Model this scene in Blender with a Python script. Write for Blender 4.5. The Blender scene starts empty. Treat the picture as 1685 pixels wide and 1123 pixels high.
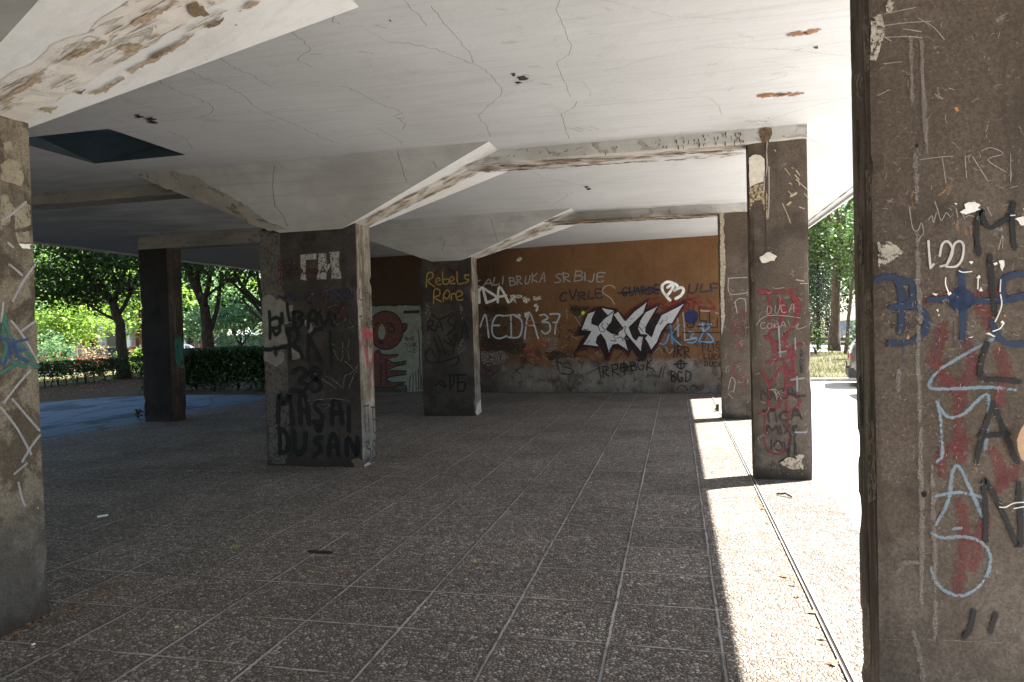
import bpy, bmesh, math, random
import numpy as np
from mathutils import Vector, Matrix, noise as mnoise
from mathutils.geometry import tessellate_polygon

# ------------------------------------------------------------------ scene, camera, light
S = bpy.context.scene
COL = S.collection
CAMZ = 1.6
YAW, PITCH, ROLL, FPX = -0.2318, -0.0196, -0.0271, 1147.93
CX, CY = 842.5, 561.5
SUN_EL, SUN_AZ = math.radians(51.5), math.radians(27.5)     # azimuth measured from +X towards +Y
EXPOSURE = 2.95


def cam_axes():
    f = Vector((math.sin(YAW) * math.cos(PITCH), math.cos(YAW) * math.cos(PITCH), math.sin(PITCH)))
    r0 = Vector((math.cos(YAW), -math.sin(YAW), 0))
    u0 = r0.cross(f)
    r = math.cos(ROLL) * r0 + math.sin(ROLL) * u0
    u = -math.sin(ROLL) * r0 + math.cos(ROLL) * u0
    return r, u, f


R_, U_, F_ = cam_axes()
CAMP = Vector((0, 0, CAMZ))
cd = bpy.data.cameras.new('camera')
cam = bpy.data.objects.new('camera', cd)
COL.objects.link(cam)
cam.matrix_world = Matrix(((R_.x, U_.x, -F_.x, 0), (R_.y, U_.y, -F_.y, 0), (R_.z, U_.z, -F_.z, CAMZ), (0, 0, 0, 1)))
cd.sensor_width = 36
cd.lens = FPX / 1685 * 36
cd.clip_start, cd.clip_end = 0.05, 2000
S.camera = cam

W = bpy.data.worlds.new('World')
S.world = W
W.use_nodes = True
wn = W.node_tree.nodes
bg = wn['Background']
sky = wn.new('ShaderNodeTexSky')
sky.sky_type = 'NISHITA'
sky.sun_disc = False
sky.sun_elevation = SUN_EL
sky.sun_rotation = math.radians(90) - SUN_AZ
W.node_tree.links.new(sky.outputs[0], bg.inputs[0])
bg.inputs[1].default_value = 0.05

sd = bpy.data.lights.new('sun', 'SUN')
sd.energy, sd.angle, sd.color = 4.9, math.radians(0.55), (1.0, 0.962, 0.905)
so = bpy.data.objects.new('sun', sd)
COL.objects.link(so)
so.rotation_euler = Vector((math.cos(SUN_EL) * math.cos(SUN_AZ), math.cos(SUN_EL) * math.sin(SUN_AZ), math.sin(SUN_EL))).to_track_quat('Z', 'Y').to_euler()
so.location = (12, 6, 25)

S.view_settings.view_transform = 'Standard'
S.view_settings.look = 'None'
S.view_settings.gamma = 1
S.view_settings.exposure = EXPOSURE
S.render.engine = 'CYCLES'
S.cycles.max_bounces = 10
S.cycles.diffuse_bounces = 7
S.cycles.transparent_max_bounces = 40
S.cycles.use_denoising = True
S.cycles.denoiser = 'OPENIMAGEDENOISE'
S.cycles.denoising_input_passes = 'RGB_ALBEDO_NORMAL'
S.cycles.denoising_prefilter = 'NONE'
S.cycles.sample_clamp_indirect = 8


# ------------------------------------------------------------------ helpers: pixels of the photo to points of the place
def ray(px, py):
    return F_ + (px - CX) / FPX * R_ - (py - CY) / FPX * U_


def on_z(px, py, z=0.0):
    v = ray(px, py)
    return CAMP + v * ((z - CAMZ) / v.z)


def gp(px, depth, z=0.0):
    """point at height z on the column of the photo's pixel px at this depth"""
    hy = 524 + 0.0271 * (1113 - px)
    p = CAMP + ray(px, hy) * depth
    return Vector((p.x, p.y, z))


class Face:
    """a flat surface of the place that carries paint: origin, outward normal, in-plane axes"""
    def __init__(s, p0, n, u):
        s.p0, s.n, s.u = Vector(p0), Vector(n).normalized(), Vector(u).normalized()
        s.v = s.n.cross(s.u).normalized()
        s.k = 0

    def hit(s, px, py):
        d = ray(px, py)
        p = CAMP + d * ((s.p0 - CAMP).dot(s.n) / d.dot(s.n)) - s.p0
        return p.dot(s.u), p.dot(s.v)

    def depth(s, px, py):
        d = ray(px, py)
        return (s.p0 - CAMP).dot(s.n) / d.dot(s.n)

    def lift(s):
        s.k += 1
        return 0.0015 + 0.00008 * s.k

    def pt(s, a, b, off):
        return s.p0 + s.u * a + s.v * b + s.n * off


ORG = {}


def link(o, parent=None, at=(0, 0, 0)):
    COL.objects.link(o)
    base = Vector(at)
    ORG[o.name] = base
    if parent is not None:
        o.parent = parent
        o.location = base - ORG[parent.name]
    else:
        o.location = base
    return o


def tag(o, label=None, cat=None, group=None, kind=None):
    if label: o['label'] = label
    if cat: o['category'] = cat
    if group: o['group'] = group
    if kind: o['kind'] = kind
    return o


def thing(name, label, cat, at=(0, 0, 0), group=None):
    o = bpy.data.objects.new(name, None)
    o.empty_display_size = 0.1
    link(o, None, at)
    return tag(o, label, cat, group)


def mesh(name, verts, faces, mats, parent=None, at=None, mi=None, uv=None, smooth=False):
    """verts in world space; the object's origin is `at` or its parent's origin"""
    base = Vector(at) if at is not None else (ORG[parent.name] if parent is not None else Vector((0, 0, 0)))
    V = np.asarray(verts, dtype=float).reshape(-1, 3) - np.array(base)
    me = bpy.data.meshes.new(name)
    me.from_pydata(V.tolist(), [], [tuple(int(i) for i in f) for f in faces])
    for m in (mats if isinstance(mats, (list, tuple)) else [mats]):
        me.materials.append(m)
    if mi is not None:
        me.polygons.foreach_set('material_index', np.asarray(mi, dtype=np.int32))
    if uv is not None:
        l = me.uv_layers.new(name='UVMap')
        l.data.foreach_set('uv', np.asarray(uv, dtype=np.float32).ravel())
    if smooth:
        me.polygons.foreach_set('use_smooth', [True] * len(me.polygons))
    me.update()
    o = bpy.data.objects.new(name, me)
    return link(o, parent, base)


def box_v(x0, x1, y0, y1, z0, z1):
    v = [(x0, y0, z0), (x1, y0, z0), (x1, y1, z0), (x0, y1, z0), (x0, y0, z1), (x1, y0, z1), (x1, y1, z1), (x0, y1, z1)]
    f = [(3, 2, 1, 0), (4, 5, 6, 7), (0, 1, 5, 4), (1, 2, 6, 5), (2, 3, 7, 6), (3, 0, 4, 7)]
    return v, f


class MB:
    """collects pieces of one mesh"""
    def __init__(s): s.v, s.f, s.m = [], [], []

    def add(s, v, f, mi=0):
        n = len(s.v)
        s.v += [tuple(p) for p in v]
        s.f += [tuple(i + n for i in q) for q in f]
        s.m += [mi] * len(f)
        return s

    def box(s, x0, x1, y0, y1, z0, z1, mi=0):
        return s.add(*box_v(x0, x1, y0, y1, z0, z1), mi)

    def tube(s, pts, rad, n=8, mi=0, cap=True):
        pts = [Vector(p) for p in pts]
        rings = []
        a = None
        for i, p in enumerate(pts):
            d = (pts[min(i + 1, len(pts) - 1)] - pts[max(i - 1, 0)]).normalized()
            if a is None:
                a = d.orthogonal().normalized()
            a = (a - d * a.dot(d)).normalized()
            b = d.cross(a)
            r = rad[i] if isinstance(rad, (list, tuple)) else rad
            rings.append([p + (a * math.cos(t) + b * math.sin(t)) * r for t in [2 * math.pi * k / n for k in range(n)]])
        v = [q for g in rings for q in g]
        f = [(i * n + k, i * n + (k + 1) % n, (i + 1) * n + (k + 1) % n, (i + 1) * n + k) for i in range(len(pts) - 1) for k in range(n)]
        if cap:
            f += [tuple(range(n - 1, -1, -1)), tuple((len(pts) - 1) * n + k for k in range(n))]
        return s.add(v, f, mi)

    def done(s, name, mats, parent=None, at=None, smooth=False):
        return mesh(name, s.v, s.f, mats, parent, at, s.m, smooth=smooth)


# ------------------------------------------------------------------ materials
class N:
    def __init__(s, name, rough=0.85, spec=0.25):
        s.m = bpy.data.materials.new(name)
        s.m.use_nodes = True
        s.t = s.m.node_tree
        s.b = s.t.nodes['Principled BSDF']
        s.b.inputs['Roughness'].default_value = rough
        s.b.inputs['Specular IOR Level'].default_value = spec
        g = s.t.nodes.new('ShaderNodeNewGeometry')
        s.P = g.outputs['Position']
        s.geo = g
        sep = s.t.nodes.new('ShaderNodeSeparateXYZ')
        s.lk(s.P, sep.inputs[0])
        s.X, s.Y, s.Z = sep.outputs

    def lk(s, a, b): s.t.links.new(a, b)

    def put(s, sock, v):
        if isinstance(v, bpy.types.NodeSocket): s.lk(v, sock)
        elif isinstance(v, (tuple, list)) and len(v) == 3 and sock.type == 'RGBA': sock.default_value = (*v, 1)
        else: sock.default_value = v

    def math(s, op, a, b=0.0, c=None, clamp=False):
        n = s.t.nodes.new('ShaderNodeMath')
        n.operation = op
        n.use_clamp = clamp
        s.put(n.inputs[0], a)
        s.put(n.inputs[1], b)
        if c is not None: s.put(n.inputs[2], c)
        return n.outputs[0]

    def vec(s, scale=(1, 1, 1), loc=(0, 0, 0), rot=(0, 0, 0), v=None):
        n = s.t.nodes.new('ShaderNodeMapping')
        s.lk(v or s.P, n.inputs[0])
        n.inputs[1].default_value = loc
        n.inputs[2].default_value = rot
        n.inputs[3].default_value = scale
        return n.outputs[0]

    def noise(s, scale, detail=4, rough=0.55, v=None, dist=0.0):
        n = s.t.nodes.new('ShaderNodeTexNoise')
        s.lk(v or s.P, n.inputs['Vector'])
        n.inputs['Scale'].default_value = scale
        n.inputs['Detail'].default_value = detail
        n.inputs['Roughness'].default_value = rough
        n.inputs['Distortion'].default_value = dist
        return n.outputs[0]

    def vor(s, scale, v=None, feature='F1', rand=1.0):
        n = s.t.nodes.new('ShaderNodeTexVoronoi')
        n.feature = feature
        s.lk(v or s.P, n.inputs['Vector'])
        n.inputs['Scale'].default_value = scale
        n.inputs['Randomness'].default_value = rand
        return n

    def step(s, a, lo, hi):
        n = s.t.nodes.new('ShaderNodeMapRange')
        n.interpolation_type = 'SMOOTHSTEP'
        s.put(n.inputs[0], a)
        n.inputs[1].default_value = lo
        n.inputs[2].default_value = hi
        return n.outputs[0]

    def ramp(s, a, stops):
        n = s.t.nodes.new('ShaderNodeValToRGB')
        s.put(n.inputs[0], a)
        e = n.color_ramp.elements
        while len(e) < len(stops): e.new(0.5)
        for q, (p, c) in zip(e, stops):
            q.position = p
            q.color = (*c, 1) if len(c) == 3 else c
        return n.outputs[0]

    def mix(s, f, a, b, mode='MIX'):
        n = s.t.nodes.new('ShaderNodeMix')
        n.data_type = 'RGBA'
        n.blend_type = mode
        s.put(n.inputs[0], f)
        s.put(n.inputs[6], a)
        s.put(n.inputs[7], b)
        return n.outputs[2]

    def bump(s, h, strength=0.5, dist=0.01, prev=None):
        n = s.t.nodes.new('ShaderNodeBump')
        s.put(n.inputs['Height'], h)
        n.inputs['Strength'].default_value = strength
        n.inputs['Distance'].default_value = dist
        if prev: s.lk(prev, n.inputs['Normal'])
        s.lk(n.outputs[0], s.b.inputs['Normal'])
        return n.outputs[0]

    def col(s, c):
        s.put(s.b.inputs['Base Color'], c)
        return s

    def alpha(s, a):
        s.put(s.b.inputs['Alpha'], a)
        return s


def plain(name, c, rough=0.6, metal=0.0, spec=0.4, var=0.0, vs=3.0):
    n = N(name, rough, spec)
    n.b.inputs['Metallic'].default_value = metal
    if var:
        n.col(n.mix(n.step(n.noise(vs, 5), 0.3, 0.7), tuple(x * (1 - var) for x in c), tuple(min(1, x * (1 + var)) for x in c)))
    else:
        n.col(c)
    return n.m


def pebble(name, joints=True, dark=(0.035, 0.031, 0.028), lo=(0.10, 0.090, 0.082), hi=(0.34, 0.31, 0.285)):
    n = N(name, 0.8, 0.14)
    wob = n.noise(9, 2)
    wv = n.t.nodes.new('ShaderNodeVectorMath')
    wv.operation = 'MULTIPLY_ADD'
    nz = n.t.nodes.new('ShaderNodeTexNoise')
    nz.inputs['Scale'].default_value = 60
    n.lk(n.P, nz.inputs['Vector'])
    n.lk(nz.outputs['Color'], wv.inputs[0])
    wv.inputs[1].default_value = (0.008, 0.008, 0.0)
    n.lk(n.P, wv.inputs[2])
    vo = n.vor(47, v=wv.outputs[0])
    ve = n.vor(47, v=wv.outputs[0], feature='DISTANCE_TO_EDGE')
    sep = n.t.nodes.new('ShaderNodeSeparateColor')
    n.lk(vo.outputs['Color'], sep.inputs[0])
    c = n.ramp(sep.outputs[0], [(0.0, tuple(x * 0.55 for x in lo)), (0.3, lo), (0.6, (0.245, 0.218, 0.194)), (0.85, (0.345, 0.315, 0.285)), (1.0, hi)])
    c = n.mix(n.math('MULTIPLY', sep.outputs[1], 0.35), c, (0.15, 0.105, 0.082))
    gap = n.step(ve.outputs['Distance'], 0.0, 0.16)
    c = n.mix(gap, dark, c)
    big = n.noise(0.9, 5, 0.6)
    c = n.mix(n.step(big, 0.40, 0.70), c, n.mix(0.40, c, (0.06, 0.052, 0.045)))
    gum = n.vor(2.3, v=n.vec(loc=(3, 3, 0)))
    c = n.mix(n.math('MULTIPLY', n.math('SUBTRACT', 1.0, n.step(gum.outputs['Distance'], 0.06, 0.085)), 0.5), c, (0.06, 0.055, 0.05))
    dome = n.math('SUBTRACT', 1.0, n.math('MULTIPLY', vo.outputs['Distance'], 1.1))
    h = n.math('MULTIPLY', n.math('MULTIPLY', dome, gap), 1.0)
    if joints:
        def near(coord, off, size, half, woff):
            t = n.math('DIVIDE', n.math('ADD', n.math('SUBTRACT', coord, off), n.math('MULTIPLY', n.math('SUBTRACT', woff, 0.5), 0.012)), size)
            f = n.math('FRACT', t)
            d = n.math('MULTIPLY', n.math('MINIMUM', f, n.math('SUBTRACT', 1.0, f)), size)
            return n.math('SUBTRACT', 1.0, n.step(d, half * 0.6, half * 1.5)), n.math('FLOOR', t)
        jx, ix = near(n.X, 0.185, 0.555, 0.0070, wob)
        jy, iy = near(n.Y, 3.48, 0.52, 0.0060, n.noise(7, 2, v=n.vec(loc=(3, 8, 0))))
        # every tile its own tone
        cb = n.t.nodes.new('ShaderNodeCombineXYZ')
        n.lk(n.math('FLOOR', n.math('DIVIDE', n.math('SUBTRACT', n.X, 0.185), 0.555)), cb.inputs[0])
        n.lk(n.math('FLOOR', n.math('DIVIDE', n.math('SUBTRACT', n.Y, 3.48), 0.52)), cb.inputs[1])
        wnz = n.t.nodes.new('ShaderNodeTexWhiteNoise')
        wnz.noise_dimensions = '3D'
        n.lk(cb.outputs[0], wnz.inputs['Vector'])
        tone = n.ramp(wnz.outputs['Value'], [(0, (1.00, 0.97, 0.93)), (1, (1.20, 1.16, 1.10))])
        c = n.mix(1.0, c, tone, 'MULTIPLY')
        seg = n.noise(1.1, 3, 0.6, v=n.vec(loc=(11, 2, 0)))
        jcx = n.mix(n.step(seg, 0.34, 0.62), (0.20, 0.18, 0.163), (0.40, 0.37, 0.34))
        seg2 = n.noise(1.7, 2, 0.6, v=n.vec(loc=(1, 32, 0)))
        jcy = n.mix(n.step(seg2, 0.36, 0.58), (0.085, 0.073, 0.064), (0.38, 0.35, 0.32))
        # a dirt line hugs each joint
        ex, _ = near(n.X, 0.178, 0.555, 0.017, wob)
        ey, _ = near(n.Y, 3.474, 0.52, 0.012, n.noise(7, 2, v=n.vec(loc=(3, 8, 0))))
        c = n.mix(n.math('MULTIPLY', n.math('MAXIMUM', ex, ey), 0.45), c, (0.05, 0.042, 0.036))
        brk = n.step(n.noise(13, 5, 0.7, v=n.vec(loc=(6, 6, 0))), 0.30, 0.50)
        c = n.mix(n.math('MULTIPLY', n.math('MULTIPLY', jy, brk), 0.85), c, jcy)
        c = n.mix(n.math('MULTIPLY', n.math('MULTIPLY', jx, brk), 0.85), c, jcx)
        j = n.math('MAXIMUM', jx, jy)
        h = n.math('ADD', n.math('MULTIPLY', h, n.math('SUBTRACT', 1.0, j)), n.math('MULTIPLY', n.math('SUBTRACT', n.step(seg, 0.42, 0.6), 0.5), n.math('MULTIPLY', j, 0.9)))
    n.col(c)
    n.bump(h, 0.9, 0.012)
    return n.m


def paint_wall(name, a, b, scale=1.2, streak=0.0, low=None, low_z=(0.4, 1.0), speck=(0.30, 0.27, 0.23), amount=0.5, rough=0.85, crisp=0.0):
    """aged paint on concrete: two tones, grain, grime, crisp flaked spots, scuffs; optionally another tone low down"""
    n = N(name, rough, 0.2)
    big = n.noise(scale, 8, 0.66, dist=0.4)
    c = n.mix(n.step(big, 0.38 + .09 * crisp, 0.62 - .09 * crisp), a, b)
    if streak:
        st = n.noise(5, 6, 0.65, v=n.vec(scale=(3.0, 3.0, 0.16)))
        c = n.mix(n.math('MULTIPLY', n.step(st, 0.46, 0.60), streak), c, tuple(x * 0.38 for x in a))
        st2 = n.noise(7, 6, 0.65, v=n.vec(scale=(3.0, 3.0, 0.2), loc=(5, 5, 5)))
        c = n.mix(n.math('MULTIPLY', n.step(st2, 0.56, 0.62), streak * .8), c, speck)
    if low is not None:
        zz = n.math('ADD', n.Z, n.math('MULTIPLY', n.math('SUBTRACT', n.noise(2.2, 8, 0.68), 0.5), 1.4))
        c = n.mix(n.math('SUBTRACT', 1.0, n.step(zz, *low_z)), c, n.mix(n.step(n.noise(3.5, 8, 0.68), 0.40, 0.60), tuple(x * 0.55 for x in low), low))
    # soft runs of dirt
    run = n.noise(3.2, 6, 0.65, v=n.vec(scale=(2.2, 2.2, 0.22), loc=(2, 9, 4)))
    c = n.mix(n.math('MULTIPLY', n.step(run, 0.50, 0.72), 0.45), c, tuple(x * 0.42 for x in a))
    dk = n.noise(1.9, 9, 0.72, v=n.vec(loc=(7, 3, 1)))
    c = n.mix(n.math('MULTIPLY', n.step(dk, 0.50, 0.66), 0.6), c, tuple(x * 0.45 for x in a))
    # crisp flakes down to lighter render
    fl = n.noise(6.5, 10, 0.72, v=n.vec(loc=(1, 5, 8)), dist=0.6)
    c = n.mix(n.math('MULTIPLY', n.step(fl, 0.635, 0.65), amount * 1.1), c, tuple(x * 0.75 for x in speck))
    sp = n.vor(55)
    spk = n.math('MULTIPLY', n.math('SUBTRACT', 1.0, n.step(sp.outputs['Distance'], 0.05, 0.22)), n.step(n.noise(3, 4), 0.48, 0.62))
    c = n.mix(n.math('MULTIPLY', spk, amount), c, speck)
    sc = n.noise(24, 7, 0.78, dist=1.2)
    c = n.mix(n.math('MULTIPLY', n.step(sc, 0.60, 0.68), amount * 0.8), c, speck)
    fine = n.noise(85, 3, 0.75)
    c = n.mix(n.math('MULTIPLY', n.step(fine, 0.38, 0.62), 0.45), c, tuple(x * 0.35 for x in a))
    # splashed grime just above the paving
    gz = n.math('ADD', n.Z, n.math('MULTIPLY', n.math('SUBTRACT', n.noise(6, 6, 0.7), 0.5), 0.25))
    c = n.mix(n.math('MULTIPLY', n.math('SUBTRACT', 1.0, n.step(gz, 0.0, 0.16)), 0.75), c, (0.028, 0.022, 0.017))
    n.col(c)
    h = n.math('ADD', n.math('MULTIPLY', n.noise(30, 7, 0.65), 1.0), n.math('MULTIPLY', n.noise(110, 2), 0.4))
    h = n.math('SUBTRACT', h, n.math('MULTIPLY', n.step(fl, 0.635, 0.65), 0.5))
    n.bump(h, 0.7, 0.007)
    return n.m


def plaster(name, c, c2, crack=0.0, axis=(1, 1, 1), scale=1.0, brown=(0.21, 0.15, 0.095), dirt_shade=False):
    """white lime paint; crack > 0 adds flaking brown runs along the stretched axis"""
    n = N(name, 0.9, 0.15)
    k = n.mix(n.step(n.noise(0.8 * scale, 6, 0.6), 0.3, 0.7), c, c2)
    stn = n.noise(2.0, 6, 0.65, v=n.vec(scale=(0.5, 2.2, 2.2)))
    k = n.mix(n.math('MULTIPLY', n.step(stn, 0.5, 0.75), 0.45), k, tuple(x * 0.78 for x in c2))
    bs = n.noise(7, 5, 0.6, v=n.vec(scale=(0.12, 2.6, 2.6), loc=(4, 4, 4)))
    k = n.mix(n.math('MULTIPLY', n.step(bs, 0.48, 0.68), 0.30), k, tuple(x * 0.80 for x in c2))
    mt = n.noise(2.6, 9, 0.7, v=n.vec(loc=(8, 1, 3)))
    k = n.mix(n.math('MULTIPLY', n.step(mt, 0.56, 0.68), 0.30), k, (c2[0] * .74, c2[1] * .71, c2[2] * .66))
    gr = n.noise(95, 2, 0.7)
    k = n.mix(n.math('MULTIPLY', n.step(gr, 0.4, 0.65), 0.12), k, tuple(x * 0.6 for x in c2))
    pits = n.vor(11)
    pn = n.math('MULTIPLY', n.math('SUBTRACT', 1.0, n.step(pits.outputs['Distance'], 0.02, 0.07)), n.step(n.noise(2, 3), 0.52, 0.62))
    k = n.mix(n.math('MULTIPLY', pn, 0.8), k, (0.16, 0.11, 0.075))
    if dirt_shade:     # uneven stains, growing leftward to put the shade there into the colour
        d = n.math('ADD', n.math('MULTIPLY', n.math('SUBTRACT', n.noise(0.55, 6, 0.62, v=n.vec(scale=(1, 2.2, 1))), 0.5), 5.0), n.math('MULTIPLY', n.math('ADD', n.X, 6.6), -0.45))
        k = n.mix(n.math('MULTIPLY', n.step(d, -0.6, 1.6), 0.8), k, (0.20, 0.19, 0.175))
    h = n.math('MULTIPLY', n.noise(18, 5, 0.6), 0.6)
    if crack:
        v = n.vec(scale=axis)
        f = n.noise(7, 8, 0.68, v=v, dist=0.9)
        m = n.step(f, 0.56, 0.64)
        g = n.noise(26, 4, 0.7, v=v)
        m2 = n.math('MULTIPLY', m, n.step(g, 0.40, 0.55))
        k = n.mix(n.math('MULTIPLY', m2, crack), k, n.mix(n.step(g, 0.5, 0.62), brown, tuple(x * 0.45 for x in brown)))
        k = n.mix(n.math('MULTIPLY', n.step(n.noise(3, 5, 0.6, v=v), 0.5, 0.7), crack * 0.4), k, (0.42, 0.34, 0.26))
        h = n.math('SUBTRACT', h, n.math('MULTIPLY', m, 1.4))
    n.col(k)
    n.bump(h, 0.35 if not crack else 0.8, 0.008)
    return n.m


_spray = {}
SOFT = {}


def spray(c, soft=0.5, op=0.95, gap=0.25, scale=70, rough=0.6):
    key = (tuple(c), soft, op, gap, scale)
    if key in _spray: return _spray[key]
    n = N('spray_paint', rough, 0.3)
    uv = n.t.nodes.new('ShaderNodeUVMap')
    sp = n.t.nodes.new('ShaderNodeSeparateXYZ')
    n.lk(uv.outputs[0], sp.inputs[0])
    e = n.math('SUBTRACT', 1.0, n.math('ABSOLUTE', n.math('SUBTRACT', n.math('MULTIPLY', sp.outputs[1], 2.0), 1.0)))
    a = n.step(e, 0.0, max(soft, 0.02))
    z = n.noise(scale, 4, 0.7)
    z2 = n.noise(9, 4, 0.6)
    a = n.math('SUBTRACT', n.math('MULTIPLY', a, 1.0 + gap), n.math('MULTIPLY', n.step(z, 0.3, 0.7), gap * 1.6))
    a = n.math('SUBTRACT', a, n.math('MULTIPLY', n.step(z2, 0.47, 0.72), gap * 1.0))
    a = n.math('MULTIPLY', n.step(a, 0.05, 0.75), op)
    n.col(n.mix(n.step(z2, 0.3, 0.7), tuple(x * 0.8 for x in c), tuple(min(1, x * 1.15) for x in c)))
    n.alpha(a)
    SOFT[n.m.name] = (soft, c, op)
    _spray[key] = n.m
    return n.m


_flat = {}


def flat(c, gap=0.0, var=0.25, scale=25, rough=0.8, bump=0.3):
    key = (tuple(c), gap, var, scale)
    if key in _flat: return _flat[key]
    n = N('old_paint', rough, 0.25)
    z = n.noise(scale, 6, 0.7)
    n.col(n.mix(n.step(z, 0.3, 0.7), tuple(x * (1 - var) for x in c), tuple(min(1, x * (1 + var)) for x in c)))
    if gap:
        n.alpha(n.step(n.noise(38, 5, 0.75), gap - 0.06, gap + 0.06))
    n.bump(n.noise(60, 4), bump, 0.004)
    _flat[key] = n.m
    return n.m


# ------------------------------------------------------------------ painted strokes and patches on a Face
def smooth_path(p, sub=5):
    if len(p) < 3: 
        a, b = p[0], p[-1]
        return [(a[0] + (b[0] - a[0]) * t / 4, a[1] + (b[1] - a[1]) * t / 4) for t in range(5)]
    q = [p[0]] + list(p) + [p[-1]]
    out = []
    for i in range(1, len(q) - 2):
        p0, p1, p2, p3 = q[i - 1], q[i], q[i + 1], q[i + 2]
        for t in range(sub):
            t /= sub
            out.append(tuple(0.5 * (2 * p1[k] + (p2[k] - p0[k]) * t + (2 * p0[k] - 5 * p1[k] + 4 * p2[k] - p3[k]) * t * t + (3 * p1[k] - p0[k] - 3 * p2[k] + p3[k]) * t ** 3) for k in (0, 1)))
    out.append(tuple(p[-1]))
    return out


def strokes(name, face, paths, w, mat, parent, label=None, sharp=False, jitter=0.0, seed=1, offset=None, halo=0.0):
    """paths in photo pixels, w in photo pixels; becomes flat ribbons lying on the face, one mesh"""
    rnd = random.Random(seed)
    V, Fc, UV = [], [], []
    sf = SOFT.get(mat.name, (0, (0, 0, 0), 1))
    if sf[0] < 0.9: w = w * (1 + 0.45 * sf[0])
    if halo:
        strokes('overspray', face, paths, w * halo, spray(sf[1], 1.0, 0.30, 0.6, 110), parent, None, sharp, 0, seed)
    for path in paths:
        ww = w
        if isinstance(path, tuple) and len(path) == 2 and isinstance(path[0], list):
            path, ww = path
        path = [tuple(p) for p in path]
        if sharp:
            sp = []
            for a, b in zip(path[:-1], path[1:]):
                sp += [(a[0] + (b[0] - a[0]) * t / 4, a[1] + (b[1] - a[1]) * t / 4) for t in range(4)]
            sp.append(path[-1])
        else:
            sp = smooth_path(path)
        if jitter:
            sp = [(x + rnd.uniform(-jitter, jitter), y + rnd.uniform(-jitter, jitter)) for x, y in sp]
        dm = face.depth(*path[0])
        hw = ww * dm / FPX * 0.5
        pts = [Vector(face.hit(*p)) for p in sp]
        q = [pts[0]]
        for p in pts[1:]:
            if (p - q[-1]).length > 1e-5: q.append(p)
        if len(q) < 2: continue
        d0 = (q[1] - q[0]).normalized()
        d1 = (q[-1] - q[-2]).normalized()
        # round ends
        seq = [(q[0] - d0 * hw * 0.75, 0.45), (q[0] - d0 * hw * 0.4, 0.85)] + [(p, 1.0) for p in q] + [(q[-1] + d1 * hw * 0.4, 0.85), (q[-1] + d1 * hw * 0.75, 0.45)]
        off = face.lift() if offset is None else offset
        base = len(V)
        L = 0
        ls = []
        for i, (p, k) in enumerate(seq):
            a = seq[max(i - 1, 0)][0]
            b = seq[min(i + 1, len(seq) - 1)][0]
            t = (b - a)
            t = t.normalized() if t.length > 1e-9 else d0
            nr = Vector((-t.y, t.x))
            wv = hw * k * (1 + 0.22 * mnoise.noise(Vector((i * 0.35, base * 0.37, seed * 1.3))))
            for s in (1, -1):
                c = p + nr * wv * s
                V.append(face.pt(c.x, c.y, off))
            if i: L += (p - seq[i - 1][0]).length
            ls.append(L)
        for i in range(len(seq) - 1):
            a = base + 2 * i
            Fc.append((a, a + 1, a + 3, a + 2))
            UV += [(ls[i], 1), (ls[i], 0), (ls[i + 1], 0), (ls[i + 1], 1)]
    o = mesh(name, V, Fc, mat, parent, uv=UV)
    if label: o['label'] = label
    return o


def ragged(poly, amp, seed, step):
    rnd = random.Random(seed)
    out = []
    n = len(poly)
    for i in range(n):
        a, b = poly[i], poly[(i + 1) % n]
        L = math.hypot(b[0] - a[0], b[1] - a[1])
        k = max(1, int(L / step))
        for t in range(k):
            u = t / k
            e = (rnd.uniform(-amp, amp), rnd.uniform(-amp, amp)) if amp else (0, 0)
            out.append((a[0] + (b[0] - a[0]) * u + e[0], a[1] + (b[1] - a[1]) * u + e[1]))
    return out


def patches(name, face, polys, mat, parent, label=None, rag=1.0, seed=3, step=4.0, offset=None, thick=0.0):
    V, Fc = [], []
    for i, poly in enumerate(polys):
        pl = ragged(poly, rag, seed + i * 7, step) if rag else poly
        off = (face.lift() if offset is None else offset) + thick
        pts = [face.hit(*p) for p in pl]
        tri = tessellate_polygon([[Vector((a, b, 0)) for a, b in pts]])
        base = len(V)
        V += [face.pt(a, b, off) for a, b in pts]
        for t in tri:
            a, b, c = [Vector(pts[k]) for k in t]
            ccw = (b - a).cross(c - a) if hasattr((b - a), 'cross') else 0
            t = t if ccw >= 0 else t[::-1]
            Fc.append(tuple(base + k for k in t))
    o = mesh(name, V, Fc, mat, parent, uv=[(0, 0.5)] * sum(len(f) for f in Fc))
    if label: o['label'] = label
    return o


def Z(x0, y0, s):
    return lambda *paths: [[(x0 + a * s, y0 + b * s) for a, b in p] for p in paths]


def circ(cx, cy, r, n=14, ry=None):
    ry = ry or r
    return [(cx + r * math.cos(2 * math.pi * k / n), cy + ry * math.sin(2 * math.pi * k / n)) for k in range(n)]


def loop(cx, cy, r, ry=None):
    c = circ(cx, cy, r, 12, ry)
    return c + c[:1]


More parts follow.
